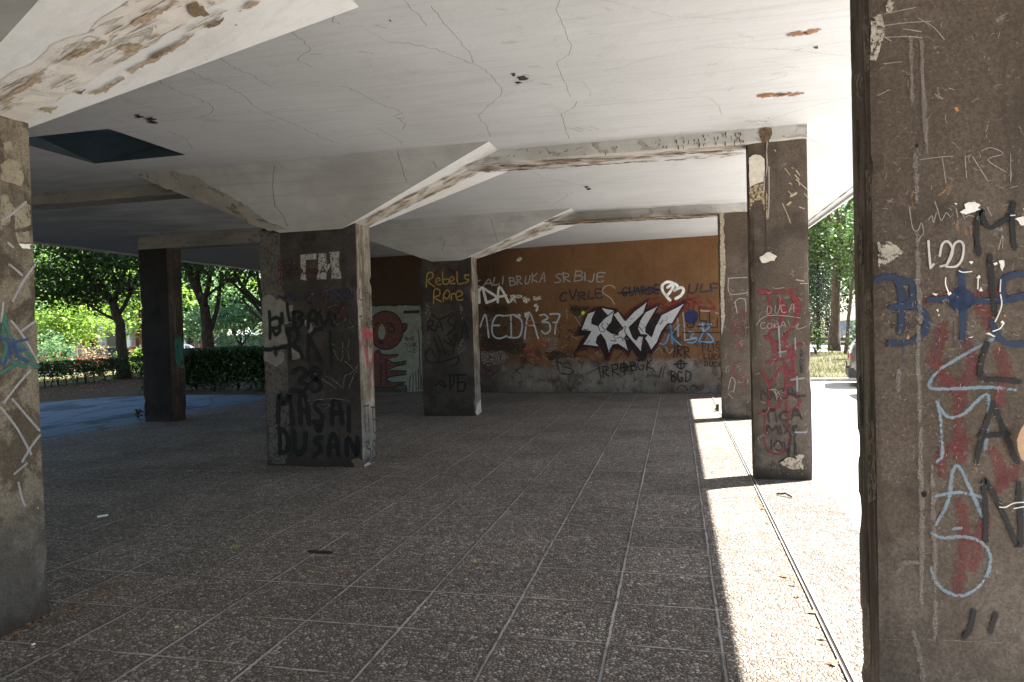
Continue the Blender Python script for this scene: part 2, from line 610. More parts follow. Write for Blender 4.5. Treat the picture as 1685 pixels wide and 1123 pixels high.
GL = {
 'A': (.8, [[(0, 1), (.4, 0), (.8, 1)], [(.15, .62), (.66, .6)]]), 'B': (.7, [[(0, 0), (.02, 1)], [(0, .02), (.5, .1), (.48, .38), (.05, .48), (.6, .6), (.58, .92), (.02, 1)]]),
 'C': (.7, [[(.65, .1), (.3, 0), (0, .4), (.08, .85), (.4, 1), (.68, .88)]]), 'D': (.7, [[(0, 0), (.02, 1)], [(0, 0), (.5, .15), (.66, .5), (.45, .9), (.02, 1)]]),
 'E': (.6, [[(.58, 0), (0, .02), (.02, 1), (.6, .98)], [(.02, .5), (.45, .48)]]), 'F': (.6, [[(.6, 0), (0, .02), (.02, 1)], [(.02, .48), (.45, .46)]]),
 'G': (.75, [[(.68, .12), (.3, 0), (0, .45), (.15, .95), (.55, .98), (.7, .6), (.4, .58)]]), 'I': (.12, [[(.06, 0), (.08, 1)]]),
 'J': (.5, [[(.45, 0), (.45, .8), (.25, 1), (0, .85)]]), 'K': (.7, [[(0, 0), (.03, 1)], [(.62, 0), (.05, .52), (.68, 1)]]),
 'L': (.6, [[(0, 0), (.03, .98), (.6, .95)]]), 'M': (.95, [[(0, 1), (.08, 0), (.45, .6), (.85, 0), (.93, 1)]]), 'N': (.75, [[(0, 1), (.03, 0), (.7, 1), (.73, 0)]]),
 'O': (.75, [[(.35, 0), (.02, .35), (.1, .85), (.42, 1), (.72, .6), (.6, .12), (.35, 0)]]), 'P': (.6, [[(0, 0), (.03, 1)], [(0, .02), (.5, .1), (.5, .42), (.03, .52)]]),
 'R': (.7, [[(0, 0), (.03, 1)], [(0, .02), (.52, .1), (.5, .4), (.04, .5), (.66, 1)]]), 'S': (.6, [[(.55, .1), (.25, 0), (.03, .22), (.3, .48), (.56, .72), (.35, 1), (0, .9)]]),
 'T': (.7, [[(0, .02), (.7, 0)], [(.35, 0), (.37, 1)]]), 'U': (.7, [[(0, 0), (.06, .8), (.35, 1), (.62, .8), (.66, 0)]]), 'V': (.7, [[(0, 0), (.33, 1), (.68, 0)]]),
 'X': (.7, [[(0, 0), (.68, 1)], [(.66, 0), (.02, 1)]]), 'H': (.7, [[(0, 0), (.02, 1)], [(.66, 0), (.68, 1)], [(.02, .5), (.66, .48)]]), 'Z': (.65, [[(0, 0), (.6, .02), (.02, .98), (.63, 1)]]),
 '3': (.6, [[(.03, .08), (.35, 0), (.52, .22), (.2, .46), (.57, .62), (.4, .98), (0, .92)]]), '7': (.6, [[(0, 0), (.58, .02), (.25, 1)]]),
 '0': (.6, [[(.3, 0), (.02, .4), (.15, .95), (.45, .95), (.56, .4), (.3, 0)]]), '1': (.2, [[(.1, 0), (.12, 1)]]), '8': (.6, [[(.3, .45), (.05, .25), (.3, 0), (.5, .22), (.3, .45), (.03, .75), (.3, 1), (.56, .75), (.3, .45)]]),
 '^': (0.01, []), ' ': (.4, [])}
GL['W'] = (.95, [[(0, 0), (.2, 1), (.48, .3), (.72, 1), (.95, 0)]])
GL['s'] = (.6, GL['S'][1] + [[(.12, -.32), (.3, -.14), (.5, -.34)]])


def word(txt, p0, p1, h, lean=0.0, seed=0):
    """hand lettering as photo-pixel strokes: baseline from p0 to p1, cap height h"""
    rnd = random.Random(seed + len(txt))
    gap = 0.24
    tot = sum(GL[c][0] for c in txt) + gap * (len(txt) - 1)
    ux, uy = (p1[0] - p0[0]) / tot, (p1[1] - p0[1]) / tot
    x = 0
    out = []
    for c in txt:
        w, st = GL[c]
        dy = rnd.uniform(-.09, .09)
        sc = rnd.uniform(.84, 1.12)
        tilt = rnd.uniform(-.16, .16)
        sx = rnd.uniform(.85, 1.12)
        for s in st:
            q = []
            for gx, gy in s:
                up = (1 - gy) * sc + dy
                q.append((p0[0] + (x + gx * sx) * ux + (lean + tilt) * up * h + rnd.uniform(-.035, .035) * h, p0[1] + (x + gx) * uy - up * h + rnd.uniform(-.035, .035) * h))
            out.append(q)
        x += w + gap
    return out


def scratches(name, face, box, n, mat, parent, seed, lmin=4, lmax=16, w=0.9, ang=None):
    rnd = random.Random(seed)
    ps = []
    for _ in range(n):
        x, y = rnd.uniform(box[0], box[2]), rnd.uniform(box[1], box[3])
        a = rnd.gauss(ang, 0.35) if ang is not None else rnd.uniform(0, math.pi)
        L = rnd.uniform(lmin, lmax) * rnd.random() ** 0.6
        b = rnd.uniform(-.2, .2) * L
        dx, dy = math.cos(a), math.sin(a)
        ps.append(([(x, y), (x + dx * L * .5 - dy * b, y + dy * L * .5 + dx * b), (x + dx * L, y + dy * L)], w * rnd.uniform(.5, 1.4)))
    return strokes(name, face, ps, w, mat, parent, seed=seed)


def flakes(name, face, a, b, spread, n, mat, parent, seed, lo=(8, 50), th=(1.0, 4.0), edges=0.6, rag=.7, off=0.0):
    """long ragged flakes strewn along the photo line a-b, crowding both edges of a band"""
    r = random.Random(seed)
    L = math.hypot(b[0] - a[0], b[1] - a[1])
    dx, dy = (b[0] - a[0]) / L, (b[1] - a[1]) / L
    s0, s1 = spread
    polys = []
    for _ in range(n):
        t = r.random()
        sp = (s0 + (s1 - s0) * t)
        o = (r.choice((-1, 1)) * sp * r.uniform(.8, 1.05)) if r.random() < edges else r.uniform(-.8, .8) * sp
        ln = r.uniform(*lo) * (.5 + .5 * sp / max(s0, s1))
        hw = r.uniform(*th) * .5 * (.5 + .5 * sp / max(s0, s1))
        cx, cy = a[0] + dx * t * L - dy * o, a[1] + dy * t * L + dx * o
        k = max(3, int(ln / 4))
        up, dn = [], []
        for i in range(k + 1):
            u = i / k
            w = hw * (math.sin(math.pi * min(max(u, .06), .94)) ** .5) * r.uniform(.35, 1.25)
            w2 = hw * (math.sin(math.pi * min(max(u, .06), .94)) ** .5) * r.uniform(.35, 1.25)
            x, y = cx + dx * (u - .5) * ln, cy + dy * (u - .5) * ln + r.uniform(-.4, .4)
            up.append((x - dy * w, y + dx * w))
            dn.append((x + dy * w2, y - dx * w2))
        polys.append(up + dn[::-1])
    return patches(name, face, polys, mat, parent, rag=0, thick=off)

# ------------------------------------------------------------------ the setting: measures read off the photograph
H = 3.519                       # ceiling
XL, XR = -12.09, 2.68           # eaves
FXL, FXR = -9.92, 1.31          # paved floor
YN, YF = -16.0, 40.0
WALL_A, WALL_B = Vector((-9.9, 17.14, 0)), Vector((2.3, 16.03, 0))

M_floor = pebble('pebble_tiles', True, dark=(0.066, 0.057, 0.049), lo=(0.195, 0.172, 0.152), hi=(0.45, 0.42, 0.385))
M_apron = pebble('pebble_apron', False, lo=(0.16, 0.145, 0.13), dark=(0.09, 0.08, 0.07))
M_ceil = plaster('ceiling_paint', (0.555, 0.548, 0.538), (0.49, 0.483, 0.472), dirt_shade=True)
M_flank = plaster('capital_paint', (0.66, 0.648, 0.63), (0.58, 0.567, 0.545), scale=2)
M_rough = plaster('flaking_plaster', (0.54, 0.505, 0.46), (0.40, 0.35, 0.295), crack=0.5, axis=(0.22, 1.6, 1.6))
M_beam = plaster('beam_paint', (0.44, 0.425, 0.40), (0.34, 0.325, 0.30), crack=0.35, axis=(0.8, 1.5, 1.2))
M_dirty_shade = plaster('dirty_shaded_beam', (0.26, 0.24, 0.215), (0.17, 0.152, 0.132), crack=0.8, axis=(0.30, 1.9, 1.9), brown=(0.08, 0.06, 0.045))  # left beams: brownish stains, with their shade put into the colour too
M_rough_near = plaster('flaking_plaster_near', (0.64, 0.605, 0.56), (0.55, 0.50, 0.445), crack=0.35, axis=(0.25, 1.6, 1.2), brown=(0.34, 0.27, 0.19))
M_capfront = plaster('grey_capital_face', (0.40, 0.388, 0.368), (0.30, 0.288, 0.268), scale=2)
M_brown = paint_wall('brown_paint', (0.082, 0.060, 0.044), (0.118, 0.090, 0.069), low=(0.155, 0.131, 0.108), low_z=(0.1, 1.0))
M_brown_side = paint_wall('brown_edge', (0.12, 0.086, 0.064), (0.20, 0.152, 0.116), streak=0.75, amount=0.4, crisp=.5)
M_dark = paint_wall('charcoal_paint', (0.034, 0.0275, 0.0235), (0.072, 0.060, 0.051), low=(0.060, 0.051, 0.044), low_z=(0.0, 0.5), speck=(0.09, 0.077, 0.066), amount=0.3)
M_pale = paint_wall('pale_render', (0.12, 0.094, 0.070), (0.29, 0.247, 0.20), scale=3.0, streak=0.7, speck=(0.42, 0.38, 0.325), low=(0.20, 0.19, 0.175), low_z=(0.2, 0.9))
M_left = paint_wall('mottled_render', (0.085, 0.066, 0.046), (0.195, 0.162, 0.118), scale=3.6, low=(0.15, 0.137, 0.117), low_z=(0.3, 1.0), amount=0.4, crisp=.9)
M_gap = plain('gap', (0.012, 0.010, 0.009), 0.95)
M_asph = N('asphalt_bleached', 0.9, 0.2)
_z = M_asph.noise(160, 3, 0.7)
M_asph.col(M_asph.mix(M_asph.step(M_asph.noise(0.5, 6, 0.6), 0.3, 0.7), M_asph.mix(M_asph.step(_z, 0.3, 0.7), (0.27, 0.27, 0.27), (0.40, 0.395, 0.385)), M_asph.mix(M_asph.step(_z, 0.3, 0.7), (0.33, 0.33, 0.325), (0.46, 0.455, 0.44))))
M_asph.bump(_z, 0.4, 0.004)
M_path = N('asphalt_path', 0.88, 0.25)
_z = M_path.noise(110, 3, 0.75)
_c = M_path.mix(M_path.step(_z, 0.3, 0.7), (0.090, 0.120, 0.152), (0.175, 0.222, 0.272))
_c = M_path.mix(M_path.step(M_path.noise(0.7, 6, 0.65, v=M_path.vec(scale=(1.6, 0.5, 1))), 0.50, 0.58), _c, (0.055, 0.075, 0.100))
M_path.col(_c)
_cr = M_path.vor(0.55, v=M_path.vec(scale=(1, .6, 1)), feature='DISTANCE_TO_EDGE')
_wob = M_path.math('ADD', _cr.outputs['Distance'], M_path.math('MULTIPLY', M_path.math('SUBTRACT', M_path.noise(3, 5), 0.5), 0.10))
_c = M_path.mix(M_path.math('MULTIPLY', M_path.math('SUBTRACT', 1.0, M_path.step(_wob, 0.0, 0.018)), 0.6), _c, (0.03, 0.035, 0.04))
_c = M_path.mix(M_path.math('MULTIPLY', M_path.step(M_path.noise(45, 4, 0.8), 0.56, 0.66), 0.5), _c, (0.24, 0.30, 0.36))
_c = M_path.mix(M_path.math('MULTIPLY', M_path.math('SUBTRACT', 1.0, M_path.step(M_path.math('ADD', M_path.X, M_path.math('MULTIPLY', M_path.noise(0.8, 4), 1.2)), -15.4, -14.9)), 0.55), _c, (0.04, 0.048, 0.055))
M_path.col(_c)
M_path.bump(_z, 0.7, 0.010)


def ground_mat(name, a, b, c, s=3.0):
    n = N(name, 0.95, 0.1)
    k = n.mix(n.step(n.noise(s, 8, 0.7), 0.35, 0.65), a, b)
    k = n.mix(n.step(n.noise(s * 9, 5, 0.7), 0.45, 0.7), k, c)
    n.col(k)
    n.bump(n.noise(s * 12, 6, 0.7), 0.7, 0.03)
    return n.m


M_lawn = ground_mat('lawn_soil', (0.06, 0.075, 0.02), (0.12, 0.10, 0.05), (0.19, 0.15, 0.085), 0.6)
M_dry = ground_mat('dry_grass', (0.095, 0.078, 0.048), (0.045, 0.055, 0.018), (0.13, 0.105, 0.068), 1.0)
M_soil = ground_mat('leafy_soil', (0.055, 0.036, 0.023), (0.095, 0.062, 0.040), (0.17, 0.105, 0.06), 3)


def sheet(name, x0, x1, y0, y1, z, mat, kind='structure'):
    o = mesh(name, [(x0, y0, z), (x1, y0, z), (x1, y1, z), (x0, y1, z)], [(0, 1, 2, 3)], mat, at=((x0 + x1) / 2, (y0 + y1) / 2, z))
    o['kind'] = kind
    return o


# the wide ground: one sheet, falling a little towards the street on the left
xs = [-700, -300, -120, -60, -34, -24, -21.2, -17, -10, 0, 12, 60, 300, 700]
zs = [-1.2, -.75, -.5, -.42, -.36, -.12, -.05, -.05, -.05, -.05, -.05, -.05, -.3, -1]
ys = [-400, -60, 0, 20, 60, 200, 800]
gv = [(x, y, z) for y in ys for x, z in zip(xs, zs)]
nx = len(xs)
gf = [(j * nx + i, j * nx + i + 1, (j + 1) * nx + i + 1, (j + 1) * nx + i) for j in range(len(ys) - 1) for i in range(nx - 1)]
mesh('ground', gv, gf, M_lawn, smooth=True)['kind'] = 'structure'

# paved floor of the arcade with its slightly ragged left edge
rnd = random.Random(5)
ny = 160
fv, ff = [], []
for j in range(ny + 1):
    y = YN + (17.6 - YN) * j / ny
    fv += [(FXL + rnd.uniform(-.05, .05) + 0.06 * math.sin(y * 1.3), y, 0), (0.742, y, 0)]
for j in range(ny):
    ff.append((2 * j, 2 * j + 1, 2 * j + 3, 2 * j + 2))
mesh('floor', fv, ff, M_floor)['kind'] = 'structure'
av, af = [], []
for j in range(ny + 1):
    y = YN + (17.6 - YN) * j / ny
    av += [(0.742, y, -0.001), (FXR + 0.02 * math.sin(y * 2.1) + rnd.uniform(-.012, .012), y, -0.001)]
for j in range(ny):
    af.append((2 * j, 2 * j + 1, 2 * j + 3, 2 * j + 2))
mesh('pavement', av, af, M_apron)['kind'] = 'structure'
sheet('parking_lot', 0.9, 26, -45, 19.25, -0.012, M_asph.m)
# path on the left with a wavering far edge, soil strip beyond
pv, pf = [], []
for j in range(81):
    y = -30 + 46.6 * j / 80
    ex = -16.75 + 0.28 * math.sin(y * .9) + 0.15 * math.sin(y * 2.7) 
    if y > 14.5: ex += (y - 14.5) * 0.9
    pv += [(ex, y, -0.02), (-9.5, y, -0.02)]
for j in range(80):
    pf.append((2 * j, 2 * j + 1, 2 * j + 3, 2 * j + 2))
mesh('path', pv, pf, M_path.m)['kind'] = 'structure'
so_ = mesh('soil', [(-22.2, -30, -.035), (-9.5, -30, -.035), (-9.5, 30, -.035), (-22.2, 30, -.035)], [(0, 1, 2, 3)], M_soil)
so_['kind'] = 'structure'
# right side: kerb, dry verge, street
kb = MB()
kb.box(1.6, 40, 19.25, 19.40, -0.05, 0.075)
kb.done('kerb', plain('kerb_stone', (0.30, 0.29, 0.275), 0.9, var=0.3))['kind'] = 'structure'
sheet('verge', -2, 60, 19.40, 36.5, 0.02, M_dry)
sheet('road', -10, 120, 36.5, 49, -0.01, M_asph.m)
sheet('street', -64, -33.0, -40, 120, -0.33, plain('street_asphalt', (0.13, 0.132, 0.135), 0.9, var=0.15, vs=0.6))

# ------------------------------------------------------------------ the building over the arcade
bld = thing('apartment_building', 'white cracked concrete underside of the apartment block resting on the painted pillars', 'building', (-4.7, 5, 0))
HX0, HX1, HY0, HY1 = -6.17, -5.02, 5.42, 6.45
cx_ = [XL, HX0, HX1, XR]
cy_ = [YN, HY0, HY1, YF]
cv = [(x, y, H) for y in cy_ for x in cx_]
cf = [(j * 4 + i, (j + 1) * 4 + i, (j + 1) * 4 + i + 1, j * 4 + i + 1) for j in range(3) for i in range(3) if not (i == 1 and j == 1)]
ceil = mesh('ceiling', cv, cf, M_ceil, bld)
hm = plain('hatch_sheet_metal', (0.026, 0.040, 0.048), 0.5, spec=0.4, var=0.3)
hb = MB()
for q_ in ((HX0 - .03, HX0 + .002, HY0 - .03, HY1 + .03), (HX1 - .002, HX1 + .03, HY0 - .03, HY1 + .03), (HX0 + .002, HX1 - .002, HY0 - .03, HY0 + .002), (HX0 + .002, HX1 - .002, HY1 - .002, HY1 + .03)):
    hb.box(*q_, H + .004, H + .22)
hat = hb.done('hatch_frame', hm, bld)
hb = MB()
hb.add([(HX0, HY0, H + .16), (HX1, HY0, H + .006), (HX1, HY1, H + .16), (HX0, HY1, H + .006)], [(0, 1, 2), (0, 2, 3)])
hb.done('hatch_panel', hm, bld)
UB = MB()
top = 21.0  # unseen storeys; height set so they shade the trees on the left
UB.add([(XL, YN, H), (XR, YN, H), (XR, YF, H), (XL, YF, H), (XL, YN, top), (XR, YN, top), (XR, YF, top), (XL, YF, top)],
       [(0, 1, 5, 4), (1, 2, 6, 5), (2, 3, 7, 6), (3, 0, 4, 7), (4, 5, 6, 7)])
UB.done('upper_storeys', plain('facade_render', (0.55, 0.53, 0.49), 0.9, var=0.1), bld)
FC = Face((0, 0, H), (0, 0, -1), (1, 0, 0))
# drip groove near the right eave
dg = MB()
for i in range(60):
    y = -6 + i * 0.45
    w0 = 0.010 + 0.006 * math.sin(i * 2.3)
    dg.add([(2.555 - w0, y, H - .003), (2.555 + w0, y, H - .003), (2.555 + w0 * 1.1, y + .45, H - .003), (2.555 - w0 * .9, y + .45, H - .003)], [(0, 3, 2, 1)])
dg.done('drip_groove', plain('groove_dirt', (0.085, 0.055, 0.04), 0.95), bld)
# fascia lip at the eaves
lip = MB()
lip.box(XR - .012, XR + .03, YN, YF, H - .045, H + .2)
lip.box(XL - .03, XL + .012, YN, YF, H - .045, H + .2)
lip.done('eave_lip', M_ceil, bld)

Za = Z(560, 0, .4985)
Zb = Z(0, 0, .35623)
cr = Za([(210, 0), (240, 35), (265, 55), (285, 85)], [(300, 20), (340, 75), (390, 130), (430, 180), (437, 207)],
        [(160, 140), (230, 143), (310, 160), (370, 185), (437, 210), (480, 232), (510, 262), (533, 295), (525, 320), (490, 345), (455, 382), (465, 402), (485, 420), (495, 452)],
        [(0, 285), (60, 305), (110, 335), (165, 355), (205, 372), (175, 385), (215, 408), (205, 430)],
        [(725, 0), (712, 30), (730, 70), (745, 110), (762, 150), (755, 180), (715, 205), (735, 260), (760, 320)],
        [(780, 335), (770, 355), (730, 375), (740, 415), (755, 458)]) 
cr += Zb([(725, 370), (790, 405), (870, 440), (960, 475), (985, 500), (970, 525), (920, 545)],
         [(860, 320), (930, 355), (1050, 395), (1120, 440), (1180, 495), (1250, 530), (1380, 585), (1500, 640), (1570, 665)],
         [(1010, 262), (1080, 310), (1160, 345), (1260, 400)], [(1340, 140), (1390, 180), (1435, 225), (1400, 250), (1375, 275), (1440, 310)], [(1545, 65), (1535, 100), (1570, 110)])
fine = Za([(735, 265), (800, 268), (825, 300), (825, 318)], [(870, 235), (960, 210), (1080, 180), (1200, 155), (1350, 158), (1500, 165), (1680, 185)],
          [(780, 352), (880, 345), (1000, 335), (1130, 325), (1215, 320), (1250, 350), (1258, 380)], [(0, 92), (60, 85), (130, 120), (160, 140)],
          [(1280, 300), (1300, 285), (1400, 270), (1480, 245)], [(1365, 415), (1420, 395), (1520, 360), (1680, 320)], [(1540, 450), (1560, 465), (1620, 490)], [(125, 425), (180, 455), (205, 475)],
          [(860, 0), (960, 20), (1100, 55), (1300, 62)], [(580, 300), (530, 320)], [(640, 570), (680, 590), (740, 602), (800, 612)], [(700, 672), (745, 650), (770, 632)])
fine += Zb([(730, 560), (850, 550), (1050, 530), (1220, 515), (1440, 490)], [(900, 545), (1000, 570), (1180, 560), (1300, 570)], [(760, 600), (860, 640), (890, 690)], [(540, 430), (600, 470), (720, 500)], [(1000, 480), (1130, 462)],
           [(1180, 320), (1290, 300), (1380, 285)], [(1440, 215), (1500, 205), (1570, 185)])
m_crack = spray((0.24, 0.22, 0.20), 0.35, 0.62, 0.25, 40)
m_crack2 = spray((0.36, 0.34, 0.32), 0.35, 0.42, 0.3, 40)
cr_ = [ragged(p, 0, 1, 6)[:-1] if False else p for p in cr]


def jag(ps, amp, seed):
    r = random.Random(seed)
    out = []
    for p in ps:
        q = [p[0]]
        for a, b in zip(p[:-1], p[1:]):
            k = max(2, int(math.hypot(b[0] - a[0], b[1] - a[1]) / 5))
            for t in range(1, k + 1):
                e = 0 if t == k else amp
                q.append((a[0] + (b[0] - a[0]) * t / k + r.uniform(-e, e), a[1] + (b[1] - a[1]) * t / k + r.uniform(-e, e)))
        out.append(q)
    return out


strokes('crack', FC, jag(cr, 1.5, 4), 1.15, m_crack, ceil)
strokes('crack', FC, jag(fine, 1.2, 5), 1.0, m_crack2, ceil)
rust = spray((0.27, 0.105, 0.030), 1.0, 0.80, 0.55, 22)
strokes('rust_stain', FC, Za([(1410, 313), (1450, 312), (1495, 310)]), 46, rust, ceil, 'orange rust stain round an exposed bar')
strokes('rust_stain', FC, Za([(1508, 110), (1530, 108), (1552, 104)]), 44, rust, ceil, 'orange rust stain nearest the right pillar')
hole = flat((0.05, 0.04, 0.03), 0, .5)
patches('spalled_hole', FC, Za([(562, 242), (575, 240), (580, 248), (570, 253)], [(583, 255), (605, 249), (622, 257), (612, 265), (592, 264)], [(574, 272), (590, 268), (600, 273), (585, 277)]), hole, ceil, rag=.8, step=3)
patches('spalled_hole', FC, Zb([(618, 532), (640, 528), (668, 540), (640, 545)], [(665, 548), (700, 540), (725, 552), (690, 556)], [(672, 562), (700, 556), (733, 566), (700, 571)]), hole, ceil, rag=.8, step=3)
patches('spalled_hole', FC, Za([(805, 616), (815, 613), (820, 618), (812, 620)], [(812, 623), (825, 619), (828, 626), (816, 627)], [(1438, 311), (1455, 308), (1475, 310), (1450, 314)], [(1520, 108), (1540, 103), (1545, 110)], [(1562, 155), (1577, 151), (1578, 158), (1566, 160)],
                                        [(158, 66), (166, 64), (168, 71)], [(98, 213), (102, 213), (101, 217)], [(1408, 389), (1414, 388), (1413, 391)]), hole, ceil, rag=.6, step=3)
strokes('rebar_scratch', FC, Za([(610, 245), (632, 250)], [(575, 280), (640, 262)], [(1500, 165), (1525, 158)]), 1.4, m_crack, ceil)
blot = spray((0.52, 0.50, 0.47), 0.95, 0.25, 0.6, 12)
rr = random.Random(3)
bl = []
for _ in range(46):
    x, y = rr.uniform(150, 1300), rr.uniform(8, 225)
    L = rr.uniform(6, 26)
    bl.append(([(x, y), (x + L, y + rr.uniform(-3, 6))], rr.uniform(4, 12)))
strokes('damp_blotch', FC, bl, 6, blot, ceil)


# ------------------------------------------------------------------ pillars
def shaft(name, x0, x1, y0, y1, z1, mats, parent, seed, chip=1.0, foot=0.0):
    """concrete shaft with worn, chipped arrises; mats = front(-y), right(+x), back, left"""
    off = seed * 13.7
    def side(a, b):
        L = b - a
        e = [0, .006, .02, .045, .09]
        m = [e[-1] + (L - 2 * e[-1]) * k / 4 for k in range(1, 4)]
        return [a + t for t in e] + [a + t for t in m] + [b - t for t in e[::-1]]
    ring = []
    sx, sy = side(x0, x1), side(y0, y1)
    for x in sx[:-1]: ring.append((x, y0, 0, x))
    for y in sy[:-1]: ring.append((x1, y, 1, y))
    for x in sx[:0:-1]: ring.append((x, y1, 2, x))
    for y in sy[:0:-1]: ring.append((x0, y, 3, y))
    n = len(ring)
    nz = 130
    cxm, cym = (x0 + x1) / 2, (y0 + y1) / 2
    V, Fc, mi = [], [], []
    for k in range(nz + 1):
        z = z1 * k / nz
        for (x, y, s, _) in ring:
            dx = min(x - x0, x1 - x)
            dy = min(y - y0, y1 - y)
            d = dx + dy
            qx, qy = (x - cxm > 0), (y - cym > 0)
            cs = off + qx * 3.1 + qy * 7.7
            a = mnoise.fractal(Vector((cs, 0, z * 1.6)), 0.8, 2.0, 4) + 0.55 * mnoise.noise(Vector((cs, 4, z * 9)))
            lowk = max(0, 1 - z / 0.35)
            c = max(0, a - 0.12 + 0.5 * lowk) * 0.035 * chip
            c = 0.005 + min(c, 0.04)
            w = max(0, 1 - d / 0.055)
            px = x + (-1 if qx else 1) * c * w
            py = y + (-1 if qy else 1) * c * w
            if foot:
                g = foot * max(0, 1 - z / 0.9) ** 2 * (0.8 + 0.5 * mnoise.noise(Vector((x * 5, y * 5, z * 6))))
                px += (1 if qx else -1) * g * (1 if s in (1, 3) or d < .05 else 0)
            V.append((px, py, z))
    for k in range(nz):
        for i in range(n):
            j = (i + 1) % n
            Fc.append((k * n + i, k * n + j, (k + 1) * n + j, (k + 1) * n + i))
            mi.append(ring[i][2])
    Fc.append(tuple(nz * n + i for i in range(n)))
    mi.append(2)
    return mesh(name, V, Fc, mats, parent, mi=mi)


def capital(parent, bx0, bx1, by0, by1, zb, tx0, tx1, ty0, ty1, sy0, sy1, rough, name='capital', sb=None):
    b_lo, b_hi = sb or (sy0, sy1)
    """flared capital: truncated pyramid whose side faces carry a strip of flaking plaster"""
    def P(t, x, y): return x, y
    B = [(bx0, by0, zb), (bx1, by0, zb), (bx1, by1, zb), (bx0, by1, zb)]
    Tt = [(tx0, ty0, H + .002), (tx1, ty0, H + .002), (tx1, ty1, H + .002), (tx0, ty1, H + .002)]
    mb = MB()
    mb.add([B[0], B[1], Tt[1], Tt[0]], [(0, 1, 2, 3)], 0)
    mb.add([B[2], B[3], Tt[3], Tt[2]], [(0, 1, 2, 3)], 0)
    mb.add(B, [(3, 2, 1, 0)], 1)
    o = mb.done(name, [M_capfront, M_flank], parent)
    for sgn, (b0, b1, t0, t1) in ((1, (B[1], B[2], Tt[1], Tt[2])), (-1, (B[3], B[0], Tt[3], Tt[0]))):
        def lerp(a, b, y):
            k = (y - a[1]) / (b[1] - a[1])
            return tuple(a[i] + (b[i] - a[i]) * k for i in range(3))
        ya, yb = (sy0, sy1) if sgn > 0 else (sy1, sy0)
        va, vb = (b_lo, b_hi) if sgn > 0 else (b_hi, b_lo)
        q = [b0, lerp(b0, b1, va), lerp(b0, b1, vb), b1, t0, lerp(t0, t1, ya), lerp(t0, t1, yb), t1]
        mf = MB()
        mf.add(q, [(0, 1, 5, 4), (2, 3, 7, 6)], 0)
        mf.done('flank', [M_flank], o)
        # strip: ragged, 6 mm proud
        nrm = (Vector(b1) - Vector(b0)).cross(Vector(t0) - Vector(b0)).normalized()
        NL, NW = 90, 6
        V, Fc = [], []
        for i in range(NL + 1):
            u = i / NL
            a = Vector(q[1]).lerp(Vector(q[5]), u)
            b = Vector(q[2]).lerp(Vector(q[6]), u)
            wdt = (b - a).length
            ea = 0.035 * mnoise.fractal(Vector((u * 14, sgn * 3.3 + bx0, 1)), 0.8, 2, 4)
            eb = 0.035 * mnoise.fractal(Vector((u * 14, sgn * 3.3 + bx0, 7)), 0.8, 2, 4)
            for w in range(NW + 1):
                t = w / NW
                p = a.lerp(b, t + (ea * (1 - t) + eb * t) / max(wdt, .05))
                h = 0.003 if w in (0, NW) else 0.007 + 0.006 * mnoise.noise(Vector((u * 30, t * 6, bx0)))
                V.append(p + nrm * h)
        for i in range(NL):
            for w in range(NW):
                k = i * (NW + 1) + w
                Fc.append((k, k + 1, k + NW + 2, k + NW + 1))
        mesh('plaster_strip', V, Fc, rough, o)
        mf = MB()
        mf.add([q[1], q[2], q[6], q[5]], [(0, 1, 2, 3)], 0)
        mf.done('flank', [M_flank], o)
    return o


def beam(name, label, x0, x1, y0, y1, zb, group, mats=None):
    """ceiling beam: painted sides, flaking soffit"""
    root = thing(name, label, 'beam', ((x0 + x1) / 2, (y0 + y1) / 2, zb), group)
    root['kind'] = 'thing'
    nx = max(20, int((x1 - x0) / .05))
    V, Fc, mi = [], [], []
    prof = [(y0, H + .001), (y0, zb + .02), (y0 + .008, zb + .004), (y0 + .03, zb), (y0 + .5 * (y1 - y0), zb), (y1 - .03, zb), (y1 - .008, zb + .004), (y1, zb + .02), (y1, H + .001)]
    m = len(prof)
    for i in range(nx + 1):
        x = x0 + (x1 - x0) * i / nx
        for k, (y, z) in enumerate(prof):
            j = mnoise.fractal(Vector((x * 4, y * 9, z * 9)), .8, 2, 3)
            if 1 <= k <= 7: z = z + 0.010 * j
            if k in (1, 2, 6, 7): y = y + 0.008 * j
            V.append((x, y, z))
    for i in range(nx):
        for k in range(m - 1):
            a = i * m + k
            Fc.append((a, a + 1, a + m + 1, a + m))
            mi.append(0 if k in (0, m - 2) else 1)
    fm, sm = mats or (M_beam, M_rough)
    mesh('beam_face', V, [f for f, q in zip(Fc, mi) if q == 0] + [tuple(range(m)), tuple(nx * m + k for k in range(m - 1, -1, -1))], fm, root)
    mesh('soffit', V, [f for f, q in zip(Fc, mi) if q == 1], sm, root)
    return root


BG = 'cross beams under the ceiling'
T_IN, T_R = 0.393, 0.215
IN_X = (-4.884, -3.62)
Y1, Y2, Y3 = 2.91, 7.544, 12.20
Y2R, Y3R, Y3L = 7.38, 11.909, 11.237
GP = 'graffiti covered pillars of the arcade'

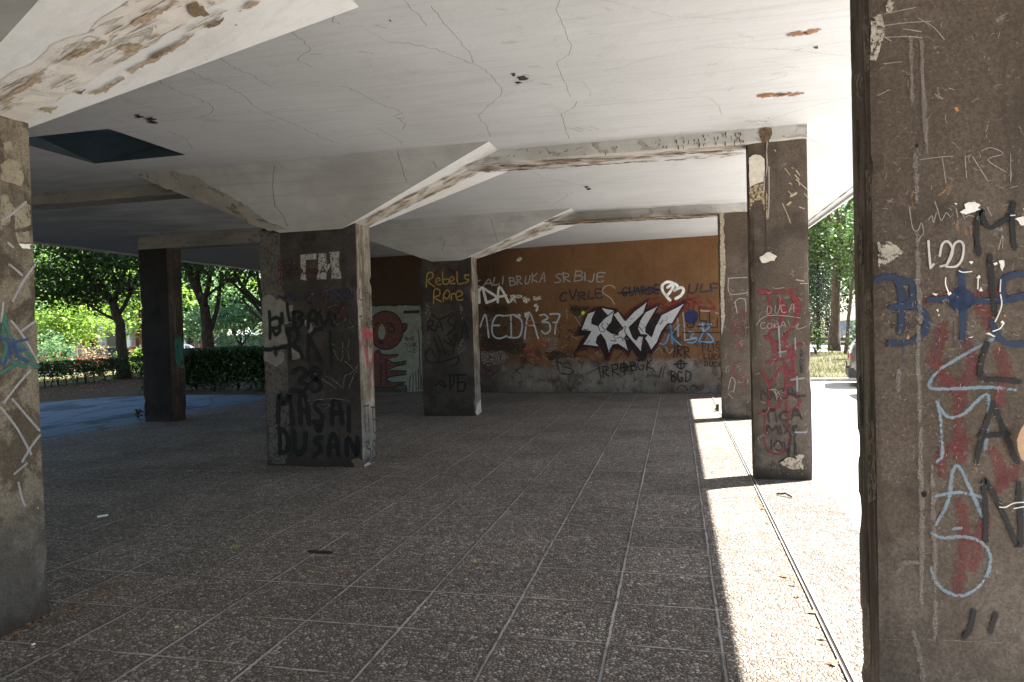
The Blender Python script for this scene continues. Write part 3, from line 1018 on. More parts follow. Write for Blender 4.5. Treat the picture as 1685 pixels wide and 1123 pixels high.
# inner row
pL = thing('pillar', 'broad mottled grey pillar at the left edge of the photo with white sprayed zigzags', 'pillar', (-4.25, Y1 + .2, 0), GP)
sL = shaft('shaft', *IN_X, Y1, 3.325, H - .2, [M_dark, M_left, M_dark, M_dark], pL, 1, 0.5, foot=0.05)
capital(pL, -4.62, -3.78, Y1, 3.325, 2.80, -6.4, -1.78, Y1 - .54, 3.86, 2.92, 3.22, M_rough_near, sb=(2.93, 3.29))
pM = thing('pillar', 'wide black painted pillar nearest the middle with peeling pale patches and black graffiti', 'pillar', (-4.25, Y2 + .2, 0), GP)
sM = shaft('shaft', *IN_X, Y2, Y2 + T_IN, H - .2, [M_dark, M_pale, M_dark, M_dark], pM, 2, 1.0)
cM = capital(pM, -4.60, -3.81, Y2 + .004, Y2 + T_IN - .004, 2.805, -6.18, -1.83, 6.98, 8.25, 7.37, 7.70, M_rough, sb=(7.565, 7.91))
pN = thing('pillar', 'black painted pillar behind the middle one with yellow lettering near its top', 'pillar', (-4.1, Y3 + .2, 0), GP)
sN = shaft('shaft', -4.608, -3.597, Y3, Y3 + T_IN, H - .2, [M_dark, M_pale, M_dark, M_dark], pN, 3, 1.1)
cN = capital(pN, -4.34, -3.80, Y3 + .004, Y3 + T_IN - .004, 2.845, -6.1, -1.62, 11.36, 13.0, 11.92, 12.28, M_rough, sb=(12.22, 12.57))
FCM = Face((-4.2, 6.98, H), Vector((0, -(H - 2.805), -(Y2 - 6.98))), (1, 0, 0))
M_wear = plaster('worn_capital', (0.34, 0.32, 0.29), (0.24, 0.215, 0.185), crack=0.9, axis=(0.9, 0.9, 0.9), brown=(0.10, 0.08, 0.055))
patches('worn_edge', FCM, Zb([(625, 808), (700, 790), (760, 780), (900, 815), (960, 850), (1060, 905), (1150, 960), (1230, 1020), (1330, 1058), (1250, 1068), (1195, 1052), (1100, 1008), (1000, 965), (880, 915), (760, 868), (690, 838)]), M_wear, cM, 'worn stained lower left edge', rag=1.2, step=5)
strokes('crack', FCM, jag(Zb([(1268, 770), (1258, 860), (1270, 950), (1310, 1000), (1330, 1045)]) + Z(500, 180, .273)([(565, 255), (580, 310), (600, 380), (622, 440)], [(780, 315), (800, 350)]), .8, 9), 1.3, m_crack, cM)
FCN = Face((-4.0, 11.36, H), Vector((0, -(H - 2.845), -(Y3 - 11.36))), (1, 0, 0))
strokes('crack', FCN, jag(Z(500, 180, .273)([(1130, 660), (1150, 740), (1170, 800)], [(820, 770), (850, 800), (830, 850)]), .6, 9), 1.0, m_crack, cN)

# right row
pR = thing('pillar', 'huge brown pillar filling the right edge of the photo with black and blue sprayed letters', 'pillar', (1.01, Y1 + .15, 0), GP)
sR = shaft('shaft', 0.731, 1.35, Y1, 3.205, H, [M_brown, M_brown, M_brown, M_brown_side], pR, 4, 1.0)
pS = thing('pillar', 'tall brown grey pillar with red sprayed letters beside the sunlit strip', 'pillar', (1.01, Y2R + .1, 0), GP)
sS = shaft('shaft', 0.731, 1.292, Y2R + .004, Y2R + T_R, 3.372, [M_brown, M_brown, M_brown, M_brown_side], pS, 5, 0.8)
pT = thing('pillar', 'farthest brown right hand pillar with faint red scribbles in front of the graffiti wall', 'pillar', (1.01, Y3R + .1, 0), GP)
sT = shaft('shaft', 0.70, 1.292, Y3R + .004, Y3R + T_R, 3.372, [M_brown, M_brown, M_brown, M_pale], pT, 6, 0.9)
# left row
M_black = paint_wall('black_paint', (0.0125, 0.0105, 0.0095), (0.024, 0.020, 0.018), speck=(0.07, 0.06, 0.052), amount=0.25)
pU = thing('pillar', 'dark unlit pillar standing alone in front of the trees and hedge on the left', 'pillar', (-9.5, Y3L + .2, 0), GP)
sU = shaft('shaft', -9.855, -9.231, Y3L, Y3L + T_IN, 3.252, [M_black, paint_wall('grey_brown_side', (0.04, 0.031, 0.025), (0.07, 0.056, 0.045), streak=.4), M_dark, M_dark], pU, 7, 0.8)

beam('ceiling_beam', 'white flaking beam from the middle pillar to the red lettered pillar', -2.6, 1.291, Y2R, 7.66, 3.372, BG)
beam('ceiling_beam', 'far white beam ending on the last right pillar before the graffiti wall', -2.5, 1.291, Y3R, 12.24, 3.372, BG)
beam('ceiling_beam', 'shaded grey beam running left from the middle pillar to the dark side', -9.86, -5.7, 7.52, 7.85, 3.372, BG, (M_dirty_shade, M_dirty_shade))
beam('ceiling_beam', 'dark beam resting on the lone pillar before the trees', -9.86, -5.7, Y3L, 11.56, 3.252, BG, (M_dirty_shade, M_dirty_shade))

FKt, FKb, FKd = flat((0.33, 0.255, 0.17), 0, .3, 30), flat((0.17, 0.12, 0.078), 0, .35, 30), flat((0.085, 0.060, 0.042), 0, .35, 30)
FKw = flat((0.62, 0.59, 0.55), 0, .1, 30)
FLc = Face((-3.78, 3.0, 2.80), (H - 2.80, 0, -(3.78 - 1.78)), (0, 1, 0))
FMc = Face((-3.81, 7.6, 2.805), (H - 2.805, 0, -(3.81 - 1.83)), (0, 1, 0))
FNc = Face((-3.80, 12.3, 2.845), (H - 2.845, 0, -(3.80 - 1.62)), (0, 1, 0))
cL_ = [o for o in COL.objects if o.name.startswith('capital') and o.parent == pL][0]
patches('flaked_plaster', FLc, Zb([(600, 100), (660, 60), (760, 25), (800, -6), (822, -4), (700, 75), (620, 112)], [(298, 268), (340, 230), (420, 205), (480, 175), (492, 186), (400, 238), (330, 268)], [(100, 385), (170, 342), (188, 350), (140, 388), (30, 443), (0, 462), (0, 448)],
                                  [(680, 270), (740, 230), (830, 185), (890, 138), (886, 162), (800, 222), (720, 272), (650, 302), (600, 332), (590, 318)], [(540, 208), (600, 192), (660, 200), (625, 226), (560, 222)], [(400, 430), (480, 398), (560, 348), (572, 358), (480, 418)], [(180, 500), (262, 483), (230, 512)], [(1085, 48), (1150, 8), (1195, -4), (1150, 28)]), FKt, cL_, rag=2.2, step=4, thick=.012)
patches('flaked_plaster', FLc, Zb([(920, 125), (990, 88), (1030, 70), (1020, 98), (960, 117)], [(862, 18), (900, -4), (930, 20), (962, 58), (900, 72), (870, 50)], [(345, 415), (398, 402), (370, 422)], [(690, 250), (760, 215), (820, 190), (770, 225), (700, 265)], [(310, 258), (400, 215), (380, 232)], [(1078, 105), (1090, 106), (1086, 112)]), FKb, cL_, rag=1.8, step=4, thick=.0125)
flakes('flaked_plaster', FLc, (2, 163), (350, -10), (16, 34), 26, FKt, cL_, 71, (14, 60), (1.2, 4.5), .55, off=.0125)
flakes('flaked_plaster', FLc, (2, 163), (350, -10), (17, 36), 26, FKb, cL_, 72, (8, 40), (.8, 2.2), .75, off=.013)
flakes('flaked_plaster', FMc, (604, 366), (786, 272), (6, 9), 26, FKt, cM, 73, (8, 30), (.8, 2.6), .55, off=.0125)
flakes('flaked_plaster', FMc, (604, 366), (786, 272), (6, 9), 30, FKb, cM, 74, (5, 22), (.7, 1.6), .75, off=.013)
flakes('flaked_plaster', FNc, (782, 422), (904, 372), (4, 5), 18, FKt, cN, 75, (6, 22), (.6, 1.8), .5, off=.0125)
flakes('flaked_plaster', FNc, (782, 422), (904, 372), (4, 5), 16, FKb, cN, 76, (5, 15), (.6, 1.2), .7, off=.013)
for lab_, zb_, y_, a_, b_, hw_, sd_0 in (('white flaking beam', 3.372, Y2R, (800, 276), (1222, 249), 5.0, 80), ('far white beam', 3.372, Y3R, (912, 366), (1178, 353), 2.6, 84)):
    bo = [o for o in COL.objects if o.name.startswith('ceiling_beam') and o.get('label', '').startswith(lab_)][0]
    fs_ = Face((0, y_ + .1, zb_), (0, 0, -1), (1, 0, 0))
    flakes('flaked_plaster', fs_, a_, b_, (hw_, hw_), 60, FKt, bo, sd_0, (10, 50), (.8, 2.4), .5, off=.008)
    flakes('flaked_plaster', fs_, a_, b_, (hw_, hw_), 60, FKb, bo, sd_0 + 1, (8, 36), (.6, 1.5), .6, off=.009)
    flakes('flaked_plaster', fs_, a_, b_, (hw_, hw_), 30, FKd, bo, sd_0 + 2, (6, 22), (.5, 1.1), .85, off=.0095)

for p_ in (pL, pM, pN, pR, pS, pT, pU):
    p_['kind'] = 'thing'

# steel joint strip along the right row
js = MB()
js.box(0.700, 0.706, -6, 16.1, -.004, .011)
js.box(0.724, 0.7295, -6, 16.1, -.004, .009)
jn = js.done('joint_strip', plain('worn_steel', (0.34, 0.32, 0.30), 0.55, 0.3, var=.25, vs=12), at=(.71, 5, 0))
tag(jn, 'narrow raised metal joint strip running along the sunlit paving beside the right pillars', 'joint strip')
sheet('joint_gap', 0.7062, 0.7238, -6, 16.1, 0.0025, M_gap)

# ------------------------------------------------------------------ the graffiti wall
WD = (WALL_B - WALL_A).normalized()
WN = Vector((WD.y, -WD.x, 0))          # towards the camera
wall = thing('graffiti_wall', 'long brown and grey wall covered in graffiti closing the far end of the arcade', 'wall', (WALL_A + WALL_B) / 2)
wall['kind'] = 'thing'
mw = N('wall_paint', 0.8, 0.25)
_zz = mw.math('ADD', mw.Z, mw.math('MULTIPLY', mw.math('SUBTRACT', mw.noise(0.9, 7, 0.65), 0.5), 0.9))
_b = mw.mix(mw.step(mw.noise(1.3, 6, 0.6), 0.3, 0.7), (0.140, 0.066, 0.026), (0.195, 0.098, 0.041))
_g = mw.mix(mw.step(mw.noise(2.2, 7, 0.65), 0.3, 0.7), (0.148, 0.132, 0.114), (0.265, 0.240, 0.210))
_c = mw.mix(mw.step(_zz, 0.55, 0.80), _g, _b)
_c = mw.mix(mw.math('MULTIPLY', mw.step(mw.noise(1.6, 7, 0.7, v=mw.vec(loc=(4, 0, 2))), 0.52, 0.72), mw.math('SUBTRACT', 1.0, mw.step(mw.Z, 1.5, 2.2))), _c, (0.055, 0.036, 0.026))
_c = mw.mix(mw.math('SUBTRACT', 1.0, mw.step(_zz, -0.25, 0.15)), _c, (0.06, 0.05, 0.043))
_c = mw.mix(mw.math('MULTIPLY', mw.math('SUBTRACT', 1.0, mw.step(mw.X, -4.6, -3.2)), 0.8), _c, (0.022, 0.013, 0.010))  # left part painted darker to stand in for the light falling off
_st = mw.noise(4, 5, 0.65, v=mw.vec(scale=(3, 3, .14)))
_c = mw.mix(mw.math('MULTIPLY', mw.step(_st, 0.52, 0.7), 0.4), _c, (0.09, 0.052, 0.030))
_c = mw.mix(mw.math('MULTIPLY', mw.step(mw.noise(70, 3, 0.75), 0.38, 0.62), 0.42), _c, (0.035, 0.02, 0.013))
_fl = mw.noise(4.5, 10, 0.74, v=mw.vec(loc=(3, 2, 6)), dist=.7)
_lo = mw.math('SUBTRACT', 1.0, mw.step(mw.Z, 1.3, 2.3))
_c = mw.mix(mw.math('MULTIPLY', mw.math('MULTIPLY', mw.step(_fl, 0.58, 0.60), 0.7), _lo), _c, (0.17, 0.14, 0.115))
_c = mw.mix(mw.math('MULTIPLY', mw.math('MULTIPLY', mw.step(mw.noise(3.2, 9, 0.74, v=mw.vec(loc=(9, 4, 2)), dist=.5), 0.52, 0.57), 0.65), _lo), _c, (0.040, 0.027, 0.021))
_c = mw.mix(mw.math('MULTIPLY', mw.step(mw.noise(0.9, 9, 0.7, v=mw.vec(loc=(1, 1, 7))), 0.50, 0.60), 0.30), _c, (0.09, 0.042, 0.018))
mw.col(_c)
mw.bump(mw.math('ADD', mw.noise(25, 6, .6), mw.math('MULTIPLY', mw.noise(90, 2), .4)), 0.5, 0.008)
TH = 0.30
A0, B0 = WALL_A, WALL_B
A1, B1 = WALL_A - WN * TH, WALL_B - WN * TH
wv = [A0, B0, B1, A1] + [p + Vector((0, 0, H)) for p in (A0, B0, B1, A1)]
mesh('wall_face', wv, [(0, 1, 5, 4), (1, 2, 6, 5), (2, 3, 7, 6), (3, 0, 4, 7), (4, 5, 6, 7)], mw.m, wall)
# crumbling foot of the wall
cr2 = MB()
for i in range(150):
    t = i / 149
    p = A0.lerp(B0, t) + WN * 0.02
    w = 0.05
    h = max(0.006, 0.016 + 0.03 * mnoise.fractal(Vector((t * 40, 0, 0)), .8, 2, 4))
    q = A0.lerp(B0, min(1, t + 1 / 149)) + WN * 0.02
    d = 0.03 + 0.03 * mnoise.noise(Vector((t * 60, 3, 0)))
    cr2.add([p + WN * d, q + WN * d, q + Vector((0, 0, h)), p + Vector((0, 0, h))], [(0, 1, 2, 3)])
cr2.done('crumbled_foot', flat((0.09, 0.065, 0.05), 0, .5), wall)
FW = Face(A0, WN, WD)

Z5 = Z(760, 380, .26715)
W1 = Z(930, 450, .1781)
W2 = Z(780, 430, .19587)
ZM = Z(600, 480, .16034)

# painted panel with the big brown head and hand
panel = flat((0.19, 0.185, 0.15), 0, .25, 9)
o = patches('mural_panel', FW, ZM([(20, 165), (90, 152), (420, 146), (570, 140), (590, 480), (600, 850), (606, 1030), (440, 1030), (430, 960), (380, 940), (100, 985), (20, 985)]), panel, wall, 'pale painted panel with a round brown face and a hand', rag=1.2, step=5)
PP = o
m_face = flat((0.105, 0.038, 0.028), 0, .30, 14)
m_blk = spray((0.010, 0.009, 0.009), 0.35, 0.93, 0.2)
m_nose = flat((0.21, 0.20, 0.155), 0, .2, 20)
patches('painted_head', FW, ZM(circ(218, 398, 178, 40, 196)) + ZM([(380, 340), (405, 325), (437, 340), (430, 390), (395, 425), (370, 410)]), m_face, PP, rag=0)
patches('painted_hand', FW, ZM([(60, 660), (110, 610), (150, 600), (185, 650), (345, 650), (340, 672), (260, 690), (230, 700), (250, 730), (330, 722), (430, 712), (425, 740), (330, 760), (250, 785), (245, 800), (270, 815), (430, 815), (430, 850), (300, 868), (235, 885), (240, 915), (290, 935), (370, 940), (300, 975), (60, 985)]), m_face, PP, rag=0)
patches('painted_nose', FW, ZM([(178, 328), (205, 370), (215, 430), (200, 480), (172, 493), (145, 470), (137, 420), (150, 365)]), m_nose, PP, rag=0)
patches('painted_fingernail', FW, ZM([(230, 705), (290, 700), (420, 680), (415, 705), (330, 715), (260, 728)]) + ZM([(245, 800), (280, 775), (380, 755), (425, 775), (420, 805), (300, 812)]) + ZM([(232, 890), (300, 875), (420, 865), (425, 900), (370, 930), (270, 930), (240, 912)]), flat((0.15, 0.175, 0.14), 0, .3, 14), PP, rag=0)
strokes('face_line', FW, ZM(circ(218, 398, 178, 30, 196) + [(396, 398)], [(385, 345), (410, 325), (437, 345), (425, 390), (395, 425)], [(105, 345), (125, 325), (150, 330)], [(220, 335), (260, 325), (310, 345)], [(240, 390), (265, 355), (300, 370), (305, 410), (270, 420), (245, 400)],
                             [(140, 505), (165, 515), (190, 510)], [(150, 535), (175, 525), (200, 540)], [(100, 980), (250, 985), (370, 950), (420, 930)], [(115, 620), (150, 600), (185, 648), (345, 648)], [(235, 700), (300, 730), (430, 712)], [(245, 800), (330, 765), (425, 745)], [(270, 815), (430, 815)], [(235, 885), (320, 865), (430, 850)], [(240, 915), (280, 935), (400, 930)],
                             [(165, 740), (170, 880), (165, 960)], [(225, 700), (220, 800), (235, 960)]), 2.2, m_blk, PP, offset=.0105)
strokes('panel_line', FW, ZM([(90, 148), (330, 140), (560, 132)], [(405, 215), (560, 210)], [(545, 390), (560, 480), (565, 700), (575, 1000)], [(500, 850), (495, 1020)], [(525, 830), (530, 1025)], [(470, 870), (455, 1020)], [(550, 800), (555, 1025)], [(585, 860), (590, 1020)]), 1.6, m_blk, PP)
strokes('panel_line', FW, ZM([(410, 212), (480, 210), (555, 205)]), 5, m_blk, PP)
strokes('graffiti_lettering', FW, word('RHE', (668, 561), (682, 560), 5.5) + word('TOUR', (666, 570), (685, 570), 6) + word('UE', (671, 580), (685, 580), 8), 1.0, m_blk, PP)

# fade of soot and old scrawl under the letters
soot = spray((0.022, 0.016, 0.014), 0.9, 0.72, 0.55, 20)
redhaze = spray((0.20, 0.045, 0.030), 0.9, 0.55, 0.55, 20)
m_soot = flat((0.026, 0.019, 0.016), .50, .4, 9)
patches('soot_patch', FW, W2([(60, 640), (160, 610), (260, 640), (380, 630), (430, 680), (420, 780), (330, 790), (230, 740), (110, 750), (60, 720)], [(75, 380), (220, 360), (300, 400), (250, 440), (120, 440)], [(580, 770), (680, 745), (780, 780), (880, 800), (860, 850), (760, 830), (720, 880), (640, 820)], [(800, 370), (920, 385), (880, 420), (810, 410)]) + W1([(40, 290), (230, 310), (180, 350), (110, 420), (60, 360)]), m_soot, wall, 'dark sooty blotch between the letters', rag=2, step=5)
patches('soot_patch', FW, W2([(560, 640), (690, 640), (700, 760), (600, 770)], [(60, 760), (240, 760), (290, 800), (240, 880), (70, 870)], [(650, 830), (880, 800), (900, 900), (700, 940)]), flat((0.20, 0.18, 0.155), .50, .3, 9), wall, 'grey patch of old roller paint', rag=2, step=5)
strokes('paint_smear', FW, W2([(430, 740), (520, 700), (620, 690)], [(420, 800), (480, 780), (550, 830)], [(480, 720), (500, 780)], [(560, 650), (620, 720)]), 5, spray((0.30, 0.075, 0.04), .6, .7, .5, 30), wall, 'orange red scribbled smear')
grey = spray((0.36, 0.35, 0.33), 0.5, 0.72, 0.45)
strokes('graffiti_lettering', FW, word('KALI', (780, 473), (828, 467), 12, .1, 3) + word('BRUKA', (839, 470), (898, 463), 13.5, .05, 4) + word('SRBIJE', (912.5, 466), (993, 462), 15, .05, 5), 2.6, grey, wall, 'pale grey lettering across the top of the wall')
white = spray((0.62, 0.61, 0.59), 0.35, 0.95, 0.2)
strokes('graffiti_lettering', FW, W2([(45, 350), (42, 240)], [(45, 250), (70, 225), (105, 345)], [(70, 225), (130, 260), (190, 310), (105, 350)], [(200, 345), (215, 215), (290, 345)], [(205, 300), (270, 290)]), 4.4, white, wall, 'bold white letters partly hidden by the pillar')
patches('paint_splash', FW, W2([(305, 285), (400, 285), (405, 305), (345, 310), (355, 355), (330, 330), (300, 355)], [(405, 310), (430, 300), (475, 325), (440, 355), (415, 345)], [(500, 290), (520, 305), (560, 290), (565, 325), (505, 325)], [(495, 365), (530, 355), (550, 380), (530, 420), (515, 430), (520, 390)], [(340, 450), (395, 445), (395, 470), (350, 475)], [(420, 440), (465, 425), (465, 470), (425, 475)]) + [[(850, 428), (856, 424), (860, 426), (856, 431), (851, 431)]], flat((0.60, 0.58, 0.52), .47, .1), wall, 'white splashes of thrown paint', rag=1.0, step=3)
chalk = spray((0.42, 0.45, 0.48), 0.5, 0.88, 0.5)
strokes('graffiti_lettering', FW, W2([(55, 550), (70, 500), (100, 455), (125, 640)], [(250, 460), (190, 460), (155, 530), (160, 620), (210, 650), (275, 630)], [(160, 540), (215, 540)], [(265, 460), (340, 450)], [(310, 460), (315, 640)], [(340, 455), (400, 500), (400, 590), (370, 640), (290, 640)],
                                     [(425, 655), (465, 430), (540, 650)], [(440, 540), (500, 540)], [(555, 455), (595, 450), (620, 480), (570, 510), (630, 520), (640, 580), (600, 610), (570, 590)], [(640, 445), (720, 450), (690, 530), (680, 610)], [(665, 515), (700, 515)]), 3.2, chalk, wall, 'large pale blue white name and number')
strokes('graffiti_lettering', FW, W2([(438, 540), (492, 532)], [(450, 505), (480, 500)]), 3.0, spray((0.36, 0.09, 0.035), .4, .9, .3), wall, 'orange bars across one letter')
navy = spray((0.020, 0.022, 0.042), 0.5, 0.85, 0.4)
strokes('graffiti_lettering', FW, word('CVRLE', (921, 496), (992, 491), 14, 0, 6) + word('GUARDE', (1024, 487), (1084, 482), 13, 0, 7) + word('ULF', (1132, 483), (1184, 480), 15, .05, 8) + Z5([(965, 385), (1100, 372), (1240, 365)], [(1000, 390), (1180, 350)]), 2.6, navy, wall, 'dark navy lettering with one word struck out')
bright = spray((0.80, 0.79, 0.77), 0.25, 1.0, 0.05)
strokes('graffiti_lettering', FW, W1([(970, 250), (905, 170), (900, 110), (950, 80), (1000, 100), (985, 150), (940, 210)], [(945, 132), (1000, 97), (1035, 115), (1030, 145), (1000, 165), (1065, 132), (1095, 155), (1070, 205), (1020, 235)]), 4.6, bright, wall, 'thick white looped tag above the silver letters')
strokes('graffiti_scribble', FW, W1([(455, 285), (420, 230), (350, 180), (360, 130), (420, 110), (465, 140)]), 1.5, spray((0.45, 0.42, 0.38), .4, .8, .3), wall, 'thin pale hooked line')
red = spray((0.165, 0.016, 0.018), 0.5, 0.9, 0.35)
strokes('graffiti_lettering', FW, W1([(870, 225), (790, 250), (800, 285), (850, 290), (830, 325), (770, 305)], [(930, 250), (900, 320), (960, 310)], [(985, 315), (995, 250), (1040, 310), (1050, 250)], [(1130, 180), (1150, 330)], [(1070, 265), (1250, 220)], [(1200, 225), (1185, 335)], [(1195, 280), (1250, 270)], [(1310, 240), (1390, 325), (1250, 318)], [(700, 320), (620, 330), (560, 380)], [(1080, 330), (1140, 320)]), 3.4, red, wall, 'dark red lettering half hidden by the silver letters')
strokes('paint_smear', FW, W1([(1050, 300), (1180, 240), (1250, 290)], [(780, 290), (900, 260)]), 9, redhaze, wall)

# silver throw-up
base = patches('silver_lettering', FW, W1([(80, 740), (180, 575), (85, 580), (140, 480), (235, 340), (300, 305), (345, 312), (455, 325), (490, 345), (552, 405), (640, 325), (775, 232), (757, 320), (878, 278), (838, 370), (885, 372), (1120, 252), (985, 475), (945, 480), (850, 665), (795, 742), (765, 745), (735, 810), (690, 810), (620, 700), (585, 770), (540, 720), (440, 690), (405, 800), (370, 800), (330, 690), (240, 690)]),
               flat((0.020, 0.010, 0.012), 0, .5, 12), wall, 'big jagged silver letters outlined in black and maroon', rag=1.2, step=6)
strokes('maroon_edge', FW, W1([(85, 745), (180, 690), (320, 700)], [(370, 800), (400, 800), (440, 700)], [(85, 585), (140, 480), (235, 345), (300, 310)], [(480, 335), (552, 400), (640, 320), (775, 235)], [(760, 320), (878, 280)], [(880, 375), (1120, 252), (985, 475)], [(795, 750), (850, 670), (940, 490)], [(680, 800), (735, 805)], [(585, 770), (545, 720)]), 4.0, spray((0.085, 0.012, 0.016), .7, .9, .3), base)
m_sil = N('silver_spray', 0.5, 0.5)
_n = m_sil.noise(40, 5, .7, v=m_sil.vec(scale=(1, 1, 3.5)))
m_sil.col(m_sil.mix(m_sil.step(_n, .35, .65), (0.30, 0.30, 0.32), (0.58, 0.58, 0.60)))
patches('silver_fill', FW, W1([(145, 528), (210, 370), (285, 345), (250, 420), (245, 465), (305, 485), (345, 430), (455, 348), (430, 450), (380, 520), (430, 555), (500, 570), (560, 625), (585, 720), (490, 655), (440, 660), (405, 740), (370, 620), (330, 560), (300, 590), (285, 640), (320, 680), (165, 660), (240, 535)],
                              [(338, 322), (450, 345), (395, 390)], [(445, 380), (490, 350), (555, 440), (640, 350), (758, 262), (725, 370), (590, 500), (625, 590), (655, 620), (680, 580), (725, 585), (700, 725), (560, 560), (530, 490), (520, 480)],
                              [(500, 540), (560, 500), (570, 560), (530, 610), (480, 580)], [(740, 360), (860, 300), (800, 400), (745, 500), (745, 545), (800, 590), (830, 500), (890, 385), (1100, 278), (990, 465), (945, 468), (890, 540), (850, 640), (795, 710), (760, 640), (735, 600), (760, 570), (695, 565), (670, 510), (690, 440)]),
        m_sil.m, base, rag=.35, step=5)
patches('inner_black', FW, W1([(290, 330), (395, 390), (320, 470), (250, 455)], [(405, 470), (430, 450), (500, 470), (515, 500), (440, 550), (375, 520)]), flat((0.012, 0.014, 0.014), 0, .4), base, rag=.3)  # black paint inside the silver letters
strokes('black_outline', FW, W1([(145, 528), (210, 370), (285, 345), (250, 420), (245, 465), (305, 485)], [(305, 485), (345, 430), (455, 348), (430, 450), (380, 520), (430, 555), (500, 570)], [(560, 625), (585, 720), (490, 655), (440, 660), (405, 740), (370, 620), (330, 560), (300, 590), (285, 640), (320, 680), (165, 660), (240, 535), (145, 528)],
                              [(445, 380), (490, 350), (555, 440), (640, 350), (758, 262), (725, 370), (590, 500), (625, 590), (655, 620), (680, 580), (725, 585), (700, 725), (560, 560)], [(740, 360), (860, 300), (800, 400), (745, 500), (745, 545), (800, 590), (830, 500), (890, 385), (1100, 278), (990, 465), (945, 468), (890, 540), (850, 640), (795, 710), (760, 640), (735, 600), (760, 570), (695, 565), (670, 510), (690, 440), (740, 360)]), 1.7, spray((0.008, 0.008, 0.010), .3, .95, .1), base, sharp=True)
strokes('blue_tint', FW, W1([(690, 500), (720, 540)], [(200, 640), (230, 620)], [(420, 690), (400, 720)], [(880, 470), (900, 440)]), 4, spray((0.10, 0.20, 0.26), .9, .5, .4), base)
strokes('brown_scrawl', FW, W1([(305, 485), (330, 540), (370, 530), (340, 490), (350, 460)], [(385, 460), (400, 490), (380, 510)], [(480, 530), (560, 490), (550, 530), (565, 560)], [(420, 620), (470, 625), (450, 580), (500, 570)], [(480, 600), (520, 590), (535, 630)]), 1.4, spray((0.13, 0.045, 0.035), .3, .9, .2), base)

patches('blue_disc', FW, W1(circ(1165, 402, 66, 22)), flat((0.018, 0.024, 0.075), 0, .25), wall, 'solid navy blue disc', rag=.5, step=4)
skyb = spray((0.07, 0.25, 0.46), 0.5, 0.9, 0.35)
strokes('graffiti_lettering', FW, W1([(880, 650), (915, 655), (940, 620), (960, 560)], [(975, 480), (990, 650)], [(1055, 480), (985, 575), (1070, 665)], [(1140, 540), (1190, 550), (1160, 590), (1220, 600), (1190, 640), (1130, 640)], [(1235, 630), (1290, 540), (1370, 630), (1235, 632)], [(1240, 470), (1350, 470)], [(1250, 500), (1290, 530), (1340, 490)]), 2.6, skyb, wall, 'sky blue letters beside the navy disc')
strokes('graffiti_scribble', FW, W1([(1090, 370), (1100, 480), (1105, 620)], [(1040, 420), (1045, 580)], [(1110, 620), (1210, 600)], [(1250, 345), (1330, 350)], [(1270, 460), (1275, 540)]), 3.0, spray((0.42, 0.38, 0.38), .7, .55, .5), wall, 'washed out white bars')
blk = spray((0.010, 0.010, 0.011), 0.4, 0.95, 0.2)
strokes('graffiti_scribble', FW, W1([(1130, 470), (1132, 500), (1190, 500), (1190, 430)], [(1220, 495), (1300, 495), (1305, 440), (1250, 440)], [(1240, 310), (1245, 440)], [(1335, 360), (1340, 500), (1405, 505), (1408, 420)], [(1085, 548), (1440, 548)]), 1.5, blk, wall, 'thin black boxy figure drawn over the disc', sharp=True)
strokes('graffiti_lettering', FW, word('IRR', (1108, 589), (1137, 588), 18, 0, 2) + [loop(1120.5, 600.5, 6.4)] + W1([(1005, 840), (1130, 835)], [(1068, 795), (1072, 890)]) + word('BGD', (1105, 629), (1136, 629), 17, 0, 3), 2.0, blk, wall, 'black initials above and below a crossed circle')
strokes('graffiti_lettering', FW, word('IRR', (987, 622), (1019, 617), 18, 0, 5) + [loop(1026.5, 605, 5.6, 7)] + [[(1027, 594), (1027.5, 616)], [(1019, 606), (1036, 603)]] + word('BGK', (1039, 610), (1073, 606), 15, 0, 6), 1.9, blk, wall, 'black initials under the silver letters')
strokes('graffiti_lettering', FW, word('PLIsI', (1156, 577), (1188, 578), 12, 0, 1) + word('LUKA', (1159, 591), (1188, 592), 9, 0, 2) + word('DUCA', (1160, 602), (1188, 605), 9, 0, 3), 1.6, blk, wall, 'three small black names beside the last pillar')
strokes('graffiti_scribble', FW, W1([(1030, 1080), (1060, 1040), (1110, 1045), (1130, 1080)], [(1150, 1070), (1180, 1035), (1225, 1060)], [(870, 960), (895, 860)], [(900, 960), (920, 860)], [(800, 880), (830, 910)]), 2.4, spray((.02, .02, .02), .7, .6, .4), wall)
strokes('graffiti_lettering', FW, W2([(155, 860), (110, 860), (90, 900), (150, 925), (175, 945), (130, 970), (90, 945)], [(65, 960), (75, 955)]), 2.6, spray((0.07, 0.014, 0.018), .4, .9, .2), wall, 'dark red S low on the wall')
strokes('graffiti_lettering', FW, W2([(820, 875), (770, 850), (750, 885), (830, 910), (815, 950), (740, 940)], [(690, 800), (720, 930), (780, 950)]) + [[(806, 585), (812, 590), (815, 588)], [(823, 586), (824, 588)]], 2.0, spray((0.03, 0.028, 0.03), .6, .75, .3), wall)
rr = random.Random(12)
sq = []
for _ in range(52):
    x, y = rr.uniform(795, 1180), rr.uniform(498, 612)
    p = [(x, y)]
    for k in range(rr.randint(2, 4)):
        p.append((p[-1][0] + rr.uniform(-9, 9), p[-1][1] + rr.uniform(-8, 8)))
    sq.append((p, rr.uniform(1.0, 2.2)))
strokes('graffiti_scribble', FW, sq[:30], 1.6, spray((0.028, 0.022, 0.022), .6, .7, .4), wall)
strokes('graffiti_scribble', FW, sq[30:42], 1.4, spray((0.36, 0.33, 0.31), .5, .5, .5), wall)
strokes('graffiti_scribble', FW, sq[42:], 2.0, spray((0.16, 0.03, 0.03), .6, .6, .4), wall)
